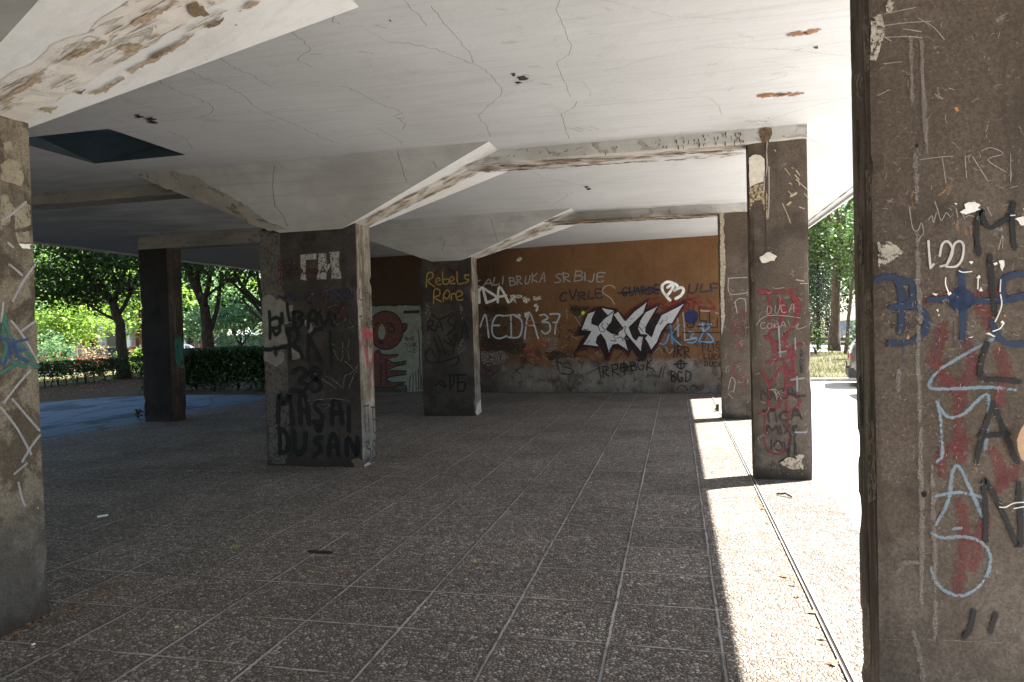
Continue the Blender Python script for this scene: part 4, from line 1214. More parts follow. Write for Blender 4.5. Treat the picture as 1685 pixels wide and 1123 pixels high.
strokes('graffiti_scribble', FW, W1([(180, 760), (260, 810), (330, 840)], [(200, 930), (320, 870)], [(470, 790), (530, 740)]), 2.6, spray((0.03, 0.05, 0.14), .7, .6, .5), wall, 'blue scribble below the silver letters')
strokes('graffiti_scribble', FW, W1([(90, 400), (150, 490)], [(60, 580), (120, 610)], [(820, 740), (870, 690), (900, 740)], [(930, 680), (960, 740), (1000, 700)], [(15, 330), (20, 420)]), 1.2, spray((0.40, 0.37, 0.34), .4, .6, .4), wall)
patches('paint_splash', FW, [[(957, 514), (960, 512), (963, 514), (961, 518), (958, 518)]], flat((0.45, 0.60, 0.05), 0, .1), wall, 'tiny lime green dab', rag=0)

# ------------------------------------------------------------------ middle pillar
FM = Face((-4.25, Y2, 0), (0, -1, 0), (1, 0, 0))
FMs = Face((-3.62, Y2, 0), (1, 0, 0), (0, 1, 0))
M1 = Z(430, 460, .16026)
M2 = Z(420, 640, .1425)
M3 = Z(400, 340, .1425)
M4 = Z(400, 360, .3918)
patches('bare_strip', FM, [[(427, 380), (459, 386), (461, 420), (466, 470), (468, 560), (474, 610), (478, 700), (470, 764), (444, 764), (436, 620), (430, 480)]], flat((0.085, 0.074, 0.064), .42, .3, 10), pM, 'bare grey strip down the left edge', rag=2, step=6)
patches('peeled_patch', FM, M1([(8, 195), (65, 155), (125, 180), (150, 215), (200, 200), (240, 235), (258, 290), (280, 260), (320, 265), (330, 300), (310, 350), (315, 440), (220, 465), (260, 590), (268, 655), (180, 680), (120, 690), (25, 700), (12, 400)],
                               [(25, 730), (110, 750), (170, 770), (200, 720), (235, 760), (240, 810), (200, 870), (150, 900), (110, 870), (30, 840)], [(300, 700), (350, 735), (400, 760), (395, 800), (340, 830), (305, 820)], [(440, 420), (490, 400), (520, 470), (530, 530), (490, 560), (460, 500)]),
        flat((0.175, 0.157, 0.132), 0, .22, 16), pM, 'pale patch where the dark paint has peeled', rag=1.1, step=3)
dim = spray((0.0028, 0.0027, 0.0027), 0.55, 0.95, 0.15)
strokes('graffiti_lettering', FM, M1([(85, 335), (92, 500), (90, 605)], [(110, 410), (150, 395), (190, 410), (192, 480), (150, 500), (115, 500)], [(118, 520), (150, 570), (190, 530), (190, 500)], [(212, 355), (218, 440)], [(265, 255), (275, 330), (295, 425)], [(330, 340), (345, 490), (400, 485), (430, 430), (380, 400), (420, 370), (390, 335), (330, 340)],
                                     [(480, 500), (500, 345), (560, 335), (565, 450)], [(500, 420), (560, 420)], [(600, 350), (650, 470), (700, 340)], [(720, 350), (760, 380), (720, 440), (750, 470)], [(275, 520), (290, 660), (300, 800)], [(275, 530), (330, 505), (378, 540), (370, 610), (330, 660), (285, 665)], [(330, 670), (390, 730), (430, 810)],
                                     [(485, 580), (480, 830)], [(625, 510), (560, 525), (490, 590)], [(495, 600), (560, 740), (620, 850)], [(712, 540), (722, 700), (718, 880)], [(40, 720), (120, 720), (240, 690)], [(140, 700), (150, 770)]), 6.2, dim, pM, 'black letters running over the peeled patches', halo=1.8)
strokes('graffiti_lettering', FM, M4([(208, 645), (245, 628), (265, 652), (238, 682), (268, 700), (255, 722), (205, 722)], [(310, 675), (282, 655), (300, 630), (325, 650), (308, 675), (282, 700), (300, 728), (328, 705), (310, 675)]) +
        M2([(268, 390), (275, 70), (330, 175), (395, 80), (430, 400)], [(530, 400), (520, 90), (590, 110), (625, 400)], [(530, 250), (615, 250)], [(775, 175), (720, 140), (690, 200), (740, 260), (780, 320), (750, 390), (680, 380)], [(700, 430), (735, 490), (770, 430)], [(890, 400), (900, 140), (970, 150), (1005, 400)], [(890, 280), (1005, 280)], [(1080, 220), (1085, 480)],
           [(285, 460), (290, 740)], [(285, 460), (350, 500), (385, 600), (360, 720), (290, 740)], [(450, 490), (460, 680), (510, 750), (570, 680), (590, 520)], [(765, 560), (710, 570), (700, 620), (750, 660), (750, 720), (690, 770)], [(850, 760), (880, 540), (930, 560), (965, 760)], [(860, 660), (950, 660)], [(1060, 760), (1070, 560), (1180, 760), (1180, 570)]), 7.5, dim, pM, 'big black number and two names near the foot', halo=1.8)
m_chw = spray((0.40, 0.385, 0.355), .5, .85, .55, 90)
patches('block_lettering', FM, M3([(665, 560), (850, 545), (850, 610), (730, 620), (722, 740), (740, 860), (665, 845), (690, 740), (665, 700)], [(870, 545), (960, 540), (975, 700), (965, 845), (850, 840), (875, 740), (870, 700)], [(960, 700), (1010, 650), (1020, 690), (975, 750)], [(1000, 525), (1120, 520), (1105, 640), (1140, 830), (1020, 840), (1030, 700), (1010, 640)]), flat((0.27, 0.257, 0.232), .44, .2, 30), pM, 'chunky white block letters near the top', rag=.5, step=4)
patches('block_lettering', FM, M3([(560, 640), (620, 550), (640, 740), (560, 720)], [(470, 620), (540, 600), (560, 780), (480, 860), (470, 740)]), flat((0.07, 0.055, 0.05), .54, .2, 30), pM, rag=.5, step=4)
m_rd = spray((0.085, 0.006, 0.007), .5, .9, .25)
strokes('graffiti_scribble', FM, [loop(462.3, 433.3, 4.2, 4.6)] + M3([(437, 690), (437, 810)], [(405, 735), (440, 745), (482, 722)], [(437, 810), (398, 872)], [(437, 810), (465, 850)]), 2.0, m_rd, pM, 'small red stick figure')
strokes('graffiti_lettering', FM, M3([(500, 760), (560, 750), (640, 745)], [(560, 720), (580, 790)], [(620, 730), (640, 790)], [(690, 735), (700, 775), (735, 765)], [(760, 770), (770, 720), (800, 770), (810, 720)], [(830, 720), (835, 780), (870, 750), (840, 720)], [(895, 775), (925, 700), (962, 772)], [(905, 750), (950, 748)]), 2.2, spray((0.07, 0.006, 0.007), .5, .85, .35), pM, 'dark red name beside the stick figure')
m_bl = spray((0.014, 0.020, 0.055), .6, .8, .4)
strokes('graffiti_scribble', FM, M1([(190, 170), (230, 210)], [(250, 190), (330, 160), (345, 210)], [(700, 190), (690, 120), (760, 110), (800, 180), (760, 200)], [(860, 180), (870, 110), (940, 140), (900, 190)], [(480, 200), (520, 150)], [(480, 240), (510, 240)]), 4.5, m_bl, pM, 'dark blue scribbled letters')
strokes('graffiti_scribble', FM, M1([(690, 290), (770, 280), (870, 262)], [(880, 280), (885, 395)], [(780, 310), (790, 370)], [(600, 290), (610, 320)]), 5.5, spray((0.022, 0.030, 0.042), .9, .55, .5), pM, 'faded blue smear')
strokes('graffiti_scribble', FM, M1([(670, 80), (672, 200), (678, 310)], [(690, 290), (760, 265), (845, 262)], [(800, 110), (840, 270), (825, 410)], [(790, 370), (825, 412)], [(270, 260), (275, 310)], [(150, 20), (175, 40)]), 2.2, spray((0.075, 0.010, 0.014), .5, .8, .3), pM)
m_ch = spray((0.12, 0.108, 0.097), .5, .7, .6, 90)
strokes('chalk_scribble', FM, M1([(745, 730), (800, 830), (835, 810), (840, 650)], [(900, 620), (895, 760), (910, 830)], [(860, 840), (930, 900), (960, 960), (930, 1040), (900, 1120)], [(1000, 880), (930, 960), (860, 1000), (850, 1110)], [(660, 990), (740, 1030), (830, 1110)], [(630, 1030), (700, 1070), (780, 1120)], [(960, 880), (990, 960)]) + M2([(600, 140), (740, 125), (900, 110), (1110, 145)], [(740, 180), (870, 185), (800, 240)]), 2.0, m_ch, pM)
strokes('chalk_scribble', FM, M1([(740, 400), (800, 510), (850, 520), (960, 480)], [(860, 390), (900, 480), (960, 540)], [(680, 30), (740, 90)], [(670, 110), (770, 85), (870, 70)], [(480, 210), (520, 180), (550, 110)], [(640, 180), (660, 80)], [(870, 30), (930, 120)], [(740, 380), (760, 470), (830, 440)], [(790, 460), (900, 420), (980, 560)], [(820, 480), (830, 520), (870, 400)], [(920, 400), (900, 520)]), 0.9, m_ch, pM)
scratches('scratch_marks', FM, (440, 400, 585, 760), 70, m_ch, pM, 21, 4, 14, 0.8)

Zs = Z(430, 460, .16026)
bk = spray((0.012, 0.011, 0.011), .35, .92, .2)
strokes('graffiti_lettering', FMs, Zs([(1010, 90), (1005, 190), (1025, 215)], [(1032, 110), (1035, 275)], [(1065, 130), (1075, 250), (1095, 315), (1112, 270), (1105, 150), (1065, 140)], [(1125, 170), (1135, 240), (1140, 300)], [(1120, 160), (1150, 180)], [(1005, 385), (1035, 375)], [(1020, 390), (1030, 500)], [(1045, 440), (1052, 500), (1075, 450), (1080, 495)], [(1095, 400), (1090, 480), (1112, 490), (1115, 420), (1098, 400)], [(1125, 420), (1130, 500)], [(1150, 400), (1128, 450), (1152, 490)]), 2.2, bk, pM, 'black letters on the pale narrow side')
strokes('graffiti_lettering', FMs, Zs([(1045, 610), (1055, 690), (1080, 690), (1083, 620), (1060, 590)], [(1108, 600), (1105, 670), (1122, 695), (1132, 650), (1120, 600), (1108, 600)]) + M2([(1250, 205), (1312, 188)], [(1265, 210), (1268, 350), (1275, 500)], [(1300, 205), (1305, 350), (1315, 490)], [(1335, 212), (1390, 215)], [(1350, 215), (1365, 490), (1400, 485), (1405, 380), (1362, 350)], [(1270, 620), (1312, 612), (1290, 680), (1330, 710), (1318, 800), (1275, 835)], [(1375, 690), (1352, 640), (1372, 590), (1392, 640), (1375, 690), (1350, 750), (1372, 805), (1398, 750), (1375, 690)]), 2.4, bk, pM, 'black numbers low on the pale narrow side')
rd2 = spray((0.25, 0.020, 0.040), .4, .92, .2)
strokes('graffiti_scribble', FMs, Zs([(1015, 515), (1050, 590), (1010, 650)], [(1040, 440), (1065, 540), (1080, 600)], [(1010, 650), (1050, 660), (1075, 700)], [(1060, 700), (1075, 810), (1115, 862), (1145, 790), (1145, 640)], [(1085, 740), (1095, 800), (1110, 860)], [(1110, 860), (1112, 980), (1120, 1110)], [(1075, 700), (1078, 900)]), 2.2, rd2, pM, 'red dripping scrawl on the pale narrow side')
strokes('graffiti_scribble', FMs, Zs([(1045, 500), (1080, 560), (1060, 600)], [(1085, 520), (1130, 570), (1085, 590)]), 6.5, rd2, pM)

# ------------------------------------------------------------------ pillar behind it
FN = Face((-4.1, Y3, 0), (0, -1, 0), (1, 0, 0))
N1 = Z(660, 400, .26711)
strokes('paint_smear', FN, N1([(200, 190), (265, 150), (330, 190), (345, 250), (320, 310), (250, 330), (200, 280), (190, 220)]), 8, spray((0.10, 0.018, 0.012), .9, .6, .4), pN, 'dull red ring behind the yellow words')
yl = spray((0.26, 0.17, 0.04), .45, .92, .3)
strokes('graffiti_lettering', FN, N1([(155, 272), (163, 190), (192, 185), (195, 212), (165, 235), (208, 272)], [(215, 245), (240, 230), (232, 215), (217, 225), (220, 255), (246, 256)], [(255, 180), (260, 248), (290, 250), (294, 225), (262, 225)], [(302, 240), (326, 225), (315, 208), (300, 225), (306, 250), (332, 250)], [(345, 178), (350, 250), (388, 246)], [(416, 198), (392, 200), (396, 220), (418, 230), (398, 246)],
                                     [(200, 372), (205, 290), (236, 290), (236, 322), (205, 335), (246, 362)], [(262, 358), (262, 322), (285, 290), (300, 318), (285, 345), (268, 335)], [(310, 350), (312, 318), (330, 312)], [(345, 335), (378, 318), (360, 295), (338, 315), (348, 352), (380, 350)]), 2.3, yl, pN, 'two yellow hand painted words')
patches('peeled_patch', FN, N1([(150, 370), (175, 362), (180, 430), (170, 480), (185, 560), (180, 620), (155, 625), (160, 520), (148, 440)], [(360, 372), (380, 400), (388, 440), (378, 478), (362, 440)], [(340, 640), (380, 590), (400, 620), (400, 680), (350, 680)], [(280, 550), (290, 560), (290, 590), (280, 585)]), flat((0.11, 0.095, 0.088), .50, .2, 30), pN, rag=1, step=3)
strokes('graffiti_lettering', FN, N1([(165, 540), (170, 480), (196, 485), (190, 510), (165, 515), (208, 545)], [(215, 540), (235, 480), (258, 540)], [(220, 518), (250, 516)], [(330, 440), (290, 470), (300, 500), (330, 520), (280, 570)], [(370, 590), (390, 490), (412, 590)], [(375, 548), (405, 546)], [(200, 580), (240, 680)], [(230, 570), (270, 680)], [(150, 660), (160, 720), (200, 740), (300, 720), (350, 700), (350, 740), (310, 760)], [(260, 600), (330, 640), (290, 580)], [(190, 440), (240, 470), (320, 430)], [(300, 620), (340, 560), (320, 680)], [(150, 690), (180, 650), (210, 700)]), 2.4, dim, pN, 'black scrawl over the peeled paint')
strokes('graffiti_lettering', FN, N1([(290, 816), (402, 812)], [(302, 820), (300, 905)], [(325, 815), (325, 860), (310, 890)], [(350, 815), (350, 912)], [(350, 860), (392, 862), (388, 910), (350, 912)], [(210, 880), (250, 850), (280, 890), (240, 870)]), 3.4, dim, pN, 'two bold black letters low down')
scratches('scratch_marks', FN, (700, 440, 775, 660), 60, m_ch, pN, 22, 3, 9, 0.8)
FNs = Face((-3.597, Y3, 0), (1, 0, 0), (0, 1, 0))
patches('broken_corner', FNs, N1([(458, 1045), (472, 990), (490, 960), (494, 1040), (470, 1062)]), flat((0.40, 0.36, 0.31), 0, .25), pN, 'pale broken corner at the foot', rag=.5, step=3)
patches('broken_corner', FM, M2([(1115, 830), (1150, 805), (1195, 800), (1250, 835), (1252, 935), (1160, 925), (1145, 870)]), flat((0.13, 0.095, 0.065), 0, .3, 30), pM, 'tan broken concrete at the foot', rag=.6, step=3)
patches('broken_corner', FMs, M2([(1255, 880), (1300, 850), (1340, 860), (1270, 940)], [(1350, 850), (1390, 845), (1375, 875)]), flat((0.34, 0.30, 0.25), 0, .3, 30), pM, rag=.6, step=3)

# ------------------------------------------------------------------ red lettered pillar
FS = Face((1.0, Y2R + .004, 0), (0, -1, 0), (1, 0, 0))
S1 = Z(1220, 460, .303)
S5 = Z(1160, 190, .187)
S6 = Z(1100, 160, .481)
strokes('red_lettering', FS, S1([(100, 65), (170, 70), (275, 60)], [(150, 75), (150, 215)], [(270, 60), (285, 120), (300, 230), (250, 290), (240, 350), (262, 410)], [(205, 110), (215, 220), (160, 280), (160, 320), (205, 345), (250, 290)], [(130, 310), (170, 350), (185, 445)], [(190, 385), (255, 380)], [(135, 450), (290, 420)], [(345, 350), (285, 370), (280, 490), (250, 500), (235, 460)],
                                [(110, 495), (150, 580), (150, 710), (205, 680), (210, 640)], [(150, 580), (230, 470), (240, 600), (250, 780)], [(250, 580), (290, 555)], [(235, 620), (310, 640), (305, 690), (250, 720)], [(250, 520), (300, 520)]), 5.4, spray((0.16, 0.022, 0.026), .5, .78, .4, 60), pS, 'column of big red sprayed letters', halo=1.7)
strokes('red_lettering', FS, S1([(130, 720), (125, 880), (160, 940), (210, 945), (255, 900), (262, 820), (240, 740)], [(95, 735), (130, 720)]), 4.0, spray((0.15, 0.028, 0.034), .5, .75, .4, 60), pS)
strokes('paint_smear', FS, S1([(110, 65), (140, 70)], [(290, 100), (310, 130), (300, 190)], [(215, 120), (240, 180)]), 11, spray((0.19, 0.025, 0.03), .8, .7, .35, 40), pS)
bks = spray((0.022, 0.019, 0.019), .55, .82, .35, 60)
strokes('graffiti_lettering', FS, word('NKA', (1254, 660), (1312, 654), 16, 0, 3) + word('TICA', (1258, 694), (1318, 691), 17, 0, 4) + word('MIXI', (1263, 714), (1310, 716), 15, 0, 5) + word('IOVI', (1268, 741), (1310, 745), 17, 0, 6) + S1([(210, 990), (260, 970), (325, 995)], [(300, 640), (345, 632)], [(280, 800), (250, 980)], [(285, 800), (292, 960)]), 3.0, bks, pS, 'smudged black words over the red letters', halo=1.9)
sd_ = []
for i, ch in enumerate('SANDRA'):
    sd_ += word(ch, (1316.5, 582 + i * 6.4), (1322, 582 + i * 6.4), 5.4, 0, i)
strokes('graffiti_lettering', FS, sd_, 1.5, bks, pS, 'small black name written downwards')
chs = spray((0.42, 0.375, 0.33), .5, .7, .5, 120)
strokes('chalk_lettering', FS, word('DUCA', (1262, 517), (1308, 514), 15, 0, 3) + word('COKA', (1252, 541), (1292, 538), 9, 0, 4) + S1([(290, 260), (310, 240), (300, 270), (355, 255)], [(80, 250), (120, 205), (200, 195), (320, 210)], [(170, 45), (190, 50), (230, 45)]), 1.0, chs, pS, 'thin scratched pale names')
scratches('scratch_marks', FS, (1245, 470, 1335, 780), 110, chs, pS, 31, 3, 13, 0.7)
strokes('scratch_marks', FS, S1([(150, 600), (190, 600), (215, 650)], [(165, 595), (200, 640)], [(180, 590), (190, 650)], [(190, 620), (215, 600)]), 1.0, chs, pS)
strokes('paint_smear', FS, S1([(200, 250), (210, 420)], [(290, 320), (292, 380)], [(300, 530), (302, 605)], [(270, 545), (340, 535)], [(290, 830), (352, 828)], [(205, 395), (240, 390)]), 3.0, spray((0.30, 0.34, 0.38), .7, .6, .5, 50), pS, 'faint light blue strokes')
patches('plaster_patch', FS, S5([(385, 380), (430, 350), (480, 355), (520, 385), (525, 500), (510, 590), (440, 605), (390, 640)]) + S6([(310, 550), (340, 530), (370, 545), (360, 560), (320, 570)]), flat((0.52, 0.47, 0.40), 0, .15, 18, bump=.9), pS, 'rough pale plaster patch near the top', rag=.7, step=3)
patches('plaster_patch', FS, S5([(390, 650), (440, 615), (510, 605), (545, 700), (550, 920), (530, 910), (510, 800), (495, 750), (430, 760), (395, 840)]), flat((0.32, 0.25, 0.155), .47, .2, 20), pS, 'sandy stain below the plaster patch', rag=.8, step=3)
strokes('paint_splash', FS, [(p, w) for p, w in zip(S5([(700, 470), (745, 530)], [(800, 490), (830, 530)], [(790, 530), (825, 570)], [(800, 570), (900, 660)], [(740, 600), (760, 610)], [(870, 690), (910, 740)], [(680, 780), (720, 870), (750, 950)], [(830, 810), (870, 825)], [(730, 670), (760, 700)], [(755, 715), (800, 690)], [(725, 790), (750, 770)], [(820, 580), (830, 620)], [(760, 465), (775, 470)], [(620, 320), (610, 310)]), [1.4, 2, 2, 2, 2, 1.6, 1.6, 2, 1.8, 5, 4, 1.8, 1.5, 1.8])] + [([(1310, 461), (1322, 463)], 2.2), ([(1316, 467), (1328, 467)], 2)], 2, spray((0.42, 0.35, 0.24), .4, .85, .35), pS, 'sandy splashes flicked upwards')
strokes('drip_line', FS, S5([(545, 235), (540, 330), (545, 460), (525, 560), (520, 660)], [(560, 460), (562, 700), (555, 900)]), 2.2, spray((0.40, 0.37, 0.33), .6, .7, .5), pS)
strokes('drip_line', FS, S5([(535, 235), (530, 600), (535, 1100)]) + S6([(332, 380), (332, 530)]), 1.6, spray((0.03, 0.02, 0.016), .6, .8, .3), pS)
patches('plaster_patch', FS, S1([(290, 960), (320, 945), (338, 955), (330, 975), (305, 978)]) + [[(1282, 762), (1296, 752), (1318, 756), (1322, 772), (1300, 772)]], flat((0.36, 0.31, 0.245), .42, .2, 20), pS, rag=.8, step=3)
patches('bolt_hole', FS, S1([(224, 288), (236, 292), (234, 305), (226, 304)], [(150, 482), (158, 484), (156, 492)], [(152, 494), (160, 496), (156, 503)], [(160, 985), (168, 987), (166, 995)], [(158, 1005), (168, 1008), (164, 1018)], [(160, 1028), (170, 1030), (165, 1038)]), M_gap, pS, rag=.3, step=3)
# rusty leak on the beam over the pillar
FB = Face((1.0, Y2R - .006, 0), (0, -1, 0), (1, 0, 0))
bmS = [o for o in COL.objects if o.name.startswith('ceiling_beam') and 'red lettered' in o.get('label', '')][0]
patches('leak_stain', FB, S5([(490, 118), (530, 108), (580, 112), (592, 160), (560, 240), (500, 240), (476, 160)]), flat((0.105, 0.070, 0.042), 0, .5, 22, bump=1), bmS, 'dark brown leak stain', rag=.8, step=3, thick=.004)
rr = random.Random(8)
spots = []
for _ in range(60):
    x = 1225 - abs(rr.gauss(0, 90))
    y0_ = 245 + (x - 830) * (-40 / 497) + rr.uniform(2, 20)
    spots.append(([(x, y0_), (x + rr.uniform(-1, 1), y0_ + rr.uniform(1, 6))], rr.uniform(.8, 2.4)))
strokes('mould_spots', FB, spots, 1.5, spray((0.09, 0.06, 0.04), .4, .85, .3), bmS)

# ------------------------------------------------------------------ last right pillar
FT = Face((1.0, Y3R + .004, 0), (0, -1, 0), (1, 0, 0))
strokes('red_lettering', FT, S6([(215, 740), (240, 730), (250, 760), (220, 775), (245, 790)], [(258, 730), (266, 765)], [(213, 785), (225, 810), (245, 795)], [(240, 830), (245, 870)], [(228, 850), (258, 848)], [(212, 912), (262, 905)], [(225, 920), (230, 960), (262, 950)], [(250, 960), (262, 1005)], [(258, 780), (264, 815)]), 2.6, spray((0.17, 0.04, 0.045), .6, .7, .45), pT, 'faded red letters')
strokes('chalk_lettering', FT, S6([(205, 620), (270, 617)], [(205, 620), (210, 672), (270, 670)], [(225, 705), (240, 690), (262, 695), (265, 735)], [(228, 700), (235, 740)], [(205, 1000), (215, 960), (228, 975), (222, 1010)], [(205, 1015), (220, 1030)]), 1.3, chs, pT, 'white scrawl')
scratches('scratch_marks', FT, (1192, 470, 1236, 680), 60, chs, pT, 33, 3, 9, 0.7)
patches('plaster_patch', FT, S5([(127, 858), (175, 856), (162, 900), (170, 950), (158, 1000), (172, 1060), (165, 1120), (135, 1120)]) + [[(1184.5, 400), (1192, 400), (1194, 440), (1191, 480), (1193, 520), (1187, 560)]], flat((0.30, 0.25, 0.19), .38, .25, 20), pT, 'worn pale left edge', rag=.8, step=3)

# ------------------------------------------------------------------ huge near pillar
FR = Face((1.0, Y1, 0), (0, -1, 0), (1, 0, 0))
RA = Z(1440, 300, .2316)
RB = Z(1440, 540, .2316)
RC = Z(1440, 760, .3232)
R0 = Z(1390, 0, .4983)
strokes('paint_smear', FR, RB([(480, 20), (430, 200), (500, 400)], [(660, 120), (700, 300), (600, 480), (600, 900)], [(850, 900), (900, 1050)], [(420, 250), (560, 400)], [(470, 1000), (480, 900), (620, 820)], [(900, 200), (920, 300), (890, 500)]) + RA([(400, 830), (520, 800)], [(720, 820), (850, 790)], [(760, 900), (800, 1000)]) + RC([(440, 230), (460, 420), (420, 640)], [(560, 300), (500, 520)], [(640, 120), (700, 60)]), 40, spray((0.14, 0.026, 0.024), 1.0, .50, .5, 45), pR, 'faded dark red sprayed shapes')
strokes('blue_lettering', FR, RA([(15, 700), (60, 675), (135, 680)], [(150, 690), (188, 800), (182, 1050)], [(150, 690), (250, 715), (268, 800), (240, 860), (120, 890)], [(180, 880), (300, 890), (365, 970), (350, 1060), (280, 1120), (180, 1145), (105, 1143)], [(610, 640), (615, 760), (625, 900), (620, 1110)], [(390, 835), (520, 830), (700, 840), (850, 840), (930, 840), (1056, 808)], [(905, 810), (905, 710), (960, 665), (1060, 650)], [(830, 1000), (880, 1110), (960, 1150), (1056, 1150)]), 11, spray((0.014, 0.026, 0.055), .55, .9, .25, 60), pR, 'dark blue letters round a star', halo=1.9)
patches('blue_star', FR, RA([(520, 810), (560, 770), (600, 730), (625, 740), (660, 770), (700, 810), (710, 850), (660, 900), (620, 925), (560, 910), (520, 870)]), flat((0.013, 0.022, 0.050), 0, .4), pR, rag=1.5, step=4)
lb = spray((0.23, 0.30, 0.35), .8, .58, .75, 75)
strokes('light_blue_lettering', FR, RB([(830, 80), (700, 150), (560, 230), (440, 310), (385, 390), (405, 430), (600, 430), (800, 420), (985, 440)], [(440, 945), (475, 900), (470, 760), (462, 640), (440, 530)], [(450, 560), (500, 620), (560, 635), (640, 600), (720, 520), (800, 480), (795, 680), (780, 850)]) + RC([(310, 315), (370, 200), (390, 60), (420, 20), (470, 110), (540, 275)], [(310, 172), (430, 155), (540, 180)], [(290, 365), (340, 385), (450, 380), (540, 410), (585, 480), (570, 570), (520, 640), (440, 680), (360, 660), (300, 600), (285, 540)], [(400, 340), (430, 338)]), 7.2, lb, pR, 'pale blue sprayed letters reading downwards')
bR = spray((0.010, 0.008, 0.0075), .55, .92, .22, 60)
strokes('black_lettering', FR, RA([(735, 510), (720, 380), (725, 260), (745, 205), (775, 290), (810, 325), (870, 300), (950, 240), (975, 160)], [(975, 160), (970, 300), (985, 460)], [(815, 530), (825, 700), (845, 940)]) + RB([(790, 110), (750, 250), (745, 330), (790, 365), (880, 365), (1010, 380)], [(835, 540), (900, 700), (1005, 950)], [(835, 540), (760, 760), (715, 950)], [(750, 762), (940, 755)]) + RC([(560, 400), (560, 230), (555, 90), (640, 240), (735, 430), (728, 110)], [(500, 760), (480, 850), (450, 890)], [(610, 780), (585, 860)]), 8.5, bR, pR, 'black sprayed letters reading downwards', halo=1.9)
strokes('number_lettering', FR, RA([(375, 420), (380, 500), (390, 610)], [(390, 612), (412, 585)], [(455, 525), (470, 450), (500, 422), (530, 440), (545, 500), (510, 580), (460, 600)], [(545, 500), (560, 440), (600, 422), (625, 460), (612, 550), (570, 600), (500, 602)], [(500, 600), (525, 540), (548, 470)]), 3.6, spray((0.45, 0.41, 0.37), .35, .95, .2, 100), pR, 'chunky pale number')
chR = spray((0.36, 0.31, 0.265), .5, .62, .6, 130)
strokes('chalk_lettering', FR, RA([(240, 190), (255, 290), (270, 340), (300, 345), (325, 290), (340, 360), (320, 390), (290, 430)], [(375, 270), (400, 240), (410, 290), (430, 220)], [(420, 140), (440, 200), (465, 275), (500, 220), (525, 245)], [(570, 190), (582, 250)], [(612, 220), (632, 262)], [(790, 180), (822, 242)], [(640, 250), (660, 240), (700, 245)]), 1.6, chR, pR, 'thin chalky handwritten name')
strokes('chalk_lettering', FR, R0([(245, 530), (300, 522), (355, 518)], [(320, 525), (332, 605)], [(395, 515), (400, 590)], [(420, 520), (470, 600)], [(450, 500), (480, 490), (520, 510), (470, 530), (530, 570)], [(545, 510), (545, 600)]) + RA([(110, 1010), (130, 1000)], [(870, 480), (900, 380), (900, 470)]), 1.4, chR, pR)
strokes('graffiti_scribble', FR, RA([(100, 1020), (120, 1005), (110, 1040), (140, 1010), (150, 1085), (230, 1060), (215, 1080)], [(205, 1040), (215, 1000), (230, 1040)], [(235, 1000), (240, 1040)], [(262, 1000), (240, 1020), (265, 1035)], [(275, 1030), (295, 990), (315, 1015)]), 1.3, bR, pR, 'tiny black marker signature')
wsp = flat((0.62, 0.58, 0.52), 0, .1)
patches('paint_splash', FR, RA([(595, 215), (640, 190), (625, 160), (660, 145), (700, 145), (740, 165), (720, 185), (745, 195), (700, 215), (640, 230)], [(985, 265), (1020, 250), (1058, 248), (1058, 310), (1030, 310), (1010, 280)], [(870, 560), (905, 555), (915, 590), (895, 632), (880, 590)], [(830, 575), (860, 568), (866, 582), (845, 594)], [(662, 570), (680, 560), (694, 570), (680, 584)], [(710, 682), (735, 660), (742, 685)], [(732, 775), (748, 748), (760, 775)], [(502, 795), (525, 780), (536, 795), (515, 808)], [(400, 792), (440, 795), (425, 810)], [(885, 995), (900, 983), (915, 1000), (900, 1020)], [(655, 1105), (690, 1095), (680, 1108)], [(770, 1075), (800, 1068), (850, 1095), (840, 1100)], [(430, 910), (440, 900), (445, 925)], [(440, 945), (455, 940), (450, 955)], [(555, 155), (575, 150), (570, 165)], [(1045, 190), (1058, 185), (1058, 215)]), wsp, pR, 'white splashes of thrown paint', rag=.7, step=3)
strokes('paint_drip', FR, RA([(590, 632), (620, 642), (680, 636)], [(885, 695), (880, 780)], [(883, 800), (892, 870), (870, 940), (845, 992)], [(900, 1010), (880, 1040), (830, 1060)], [(495, 680), (495, 730), (515, 785)], [(955, 240), (985, 238)], [(725, 675), (722, 760)]) + RC([(628, 228), (660, 228), (700, 208), (758, 203)], [(700, 235), (758, 225)]), 1.8, spray((0.66, 0.62, 0.56), .25, .95, .15), pR)
pv_ = spray((0.22, 0.19, 0.165), 1.0, .42, .9, 35)
strokes('pale_streak', FR, R0([(216, 130), (220, 330)], [(250, 130), (258, 330), (268, 500)], [(230, 520), (235, 660)], [(237, 780), (240, 900), (246, 1060)]) + RB([(300, 0), (300, 300), (315, 700), (310, 1050)], [(160, 310), (162, 430)]) + RC([(225, 0), (232, 200), (232, 700)], [(285, 30), (300, 500), (300, 900)], [(190, 860), (215, 950), (240, 1100)], [(150, 505), (220, 510)]), 14, pv_, pR, 'vertical pale run of old render')
strokes('pale_streak', FR, RC([(40, 900), (250, 898), (400, 905), (758, 918)]) + RB([(40, 318), (200, 322), (380, 338)]), 2.4, pv_, pR)
patches('peeled_patch', FR, R0([(85, 60), (120, 50), (130, 110), (118, 150), (100, 205), (82, 200)], [(140, 5), (162, 12), (150, 50), (132, 40)], [(105, 800), (150, 800), (180, 825), (190, 835), (150, 865), (110, 885)]), flat((0.30, 0.265, 0.215), .46, .25, 24, bump=.8), pR, 'peeled patch showing pale render', rag=1.2, step=3)
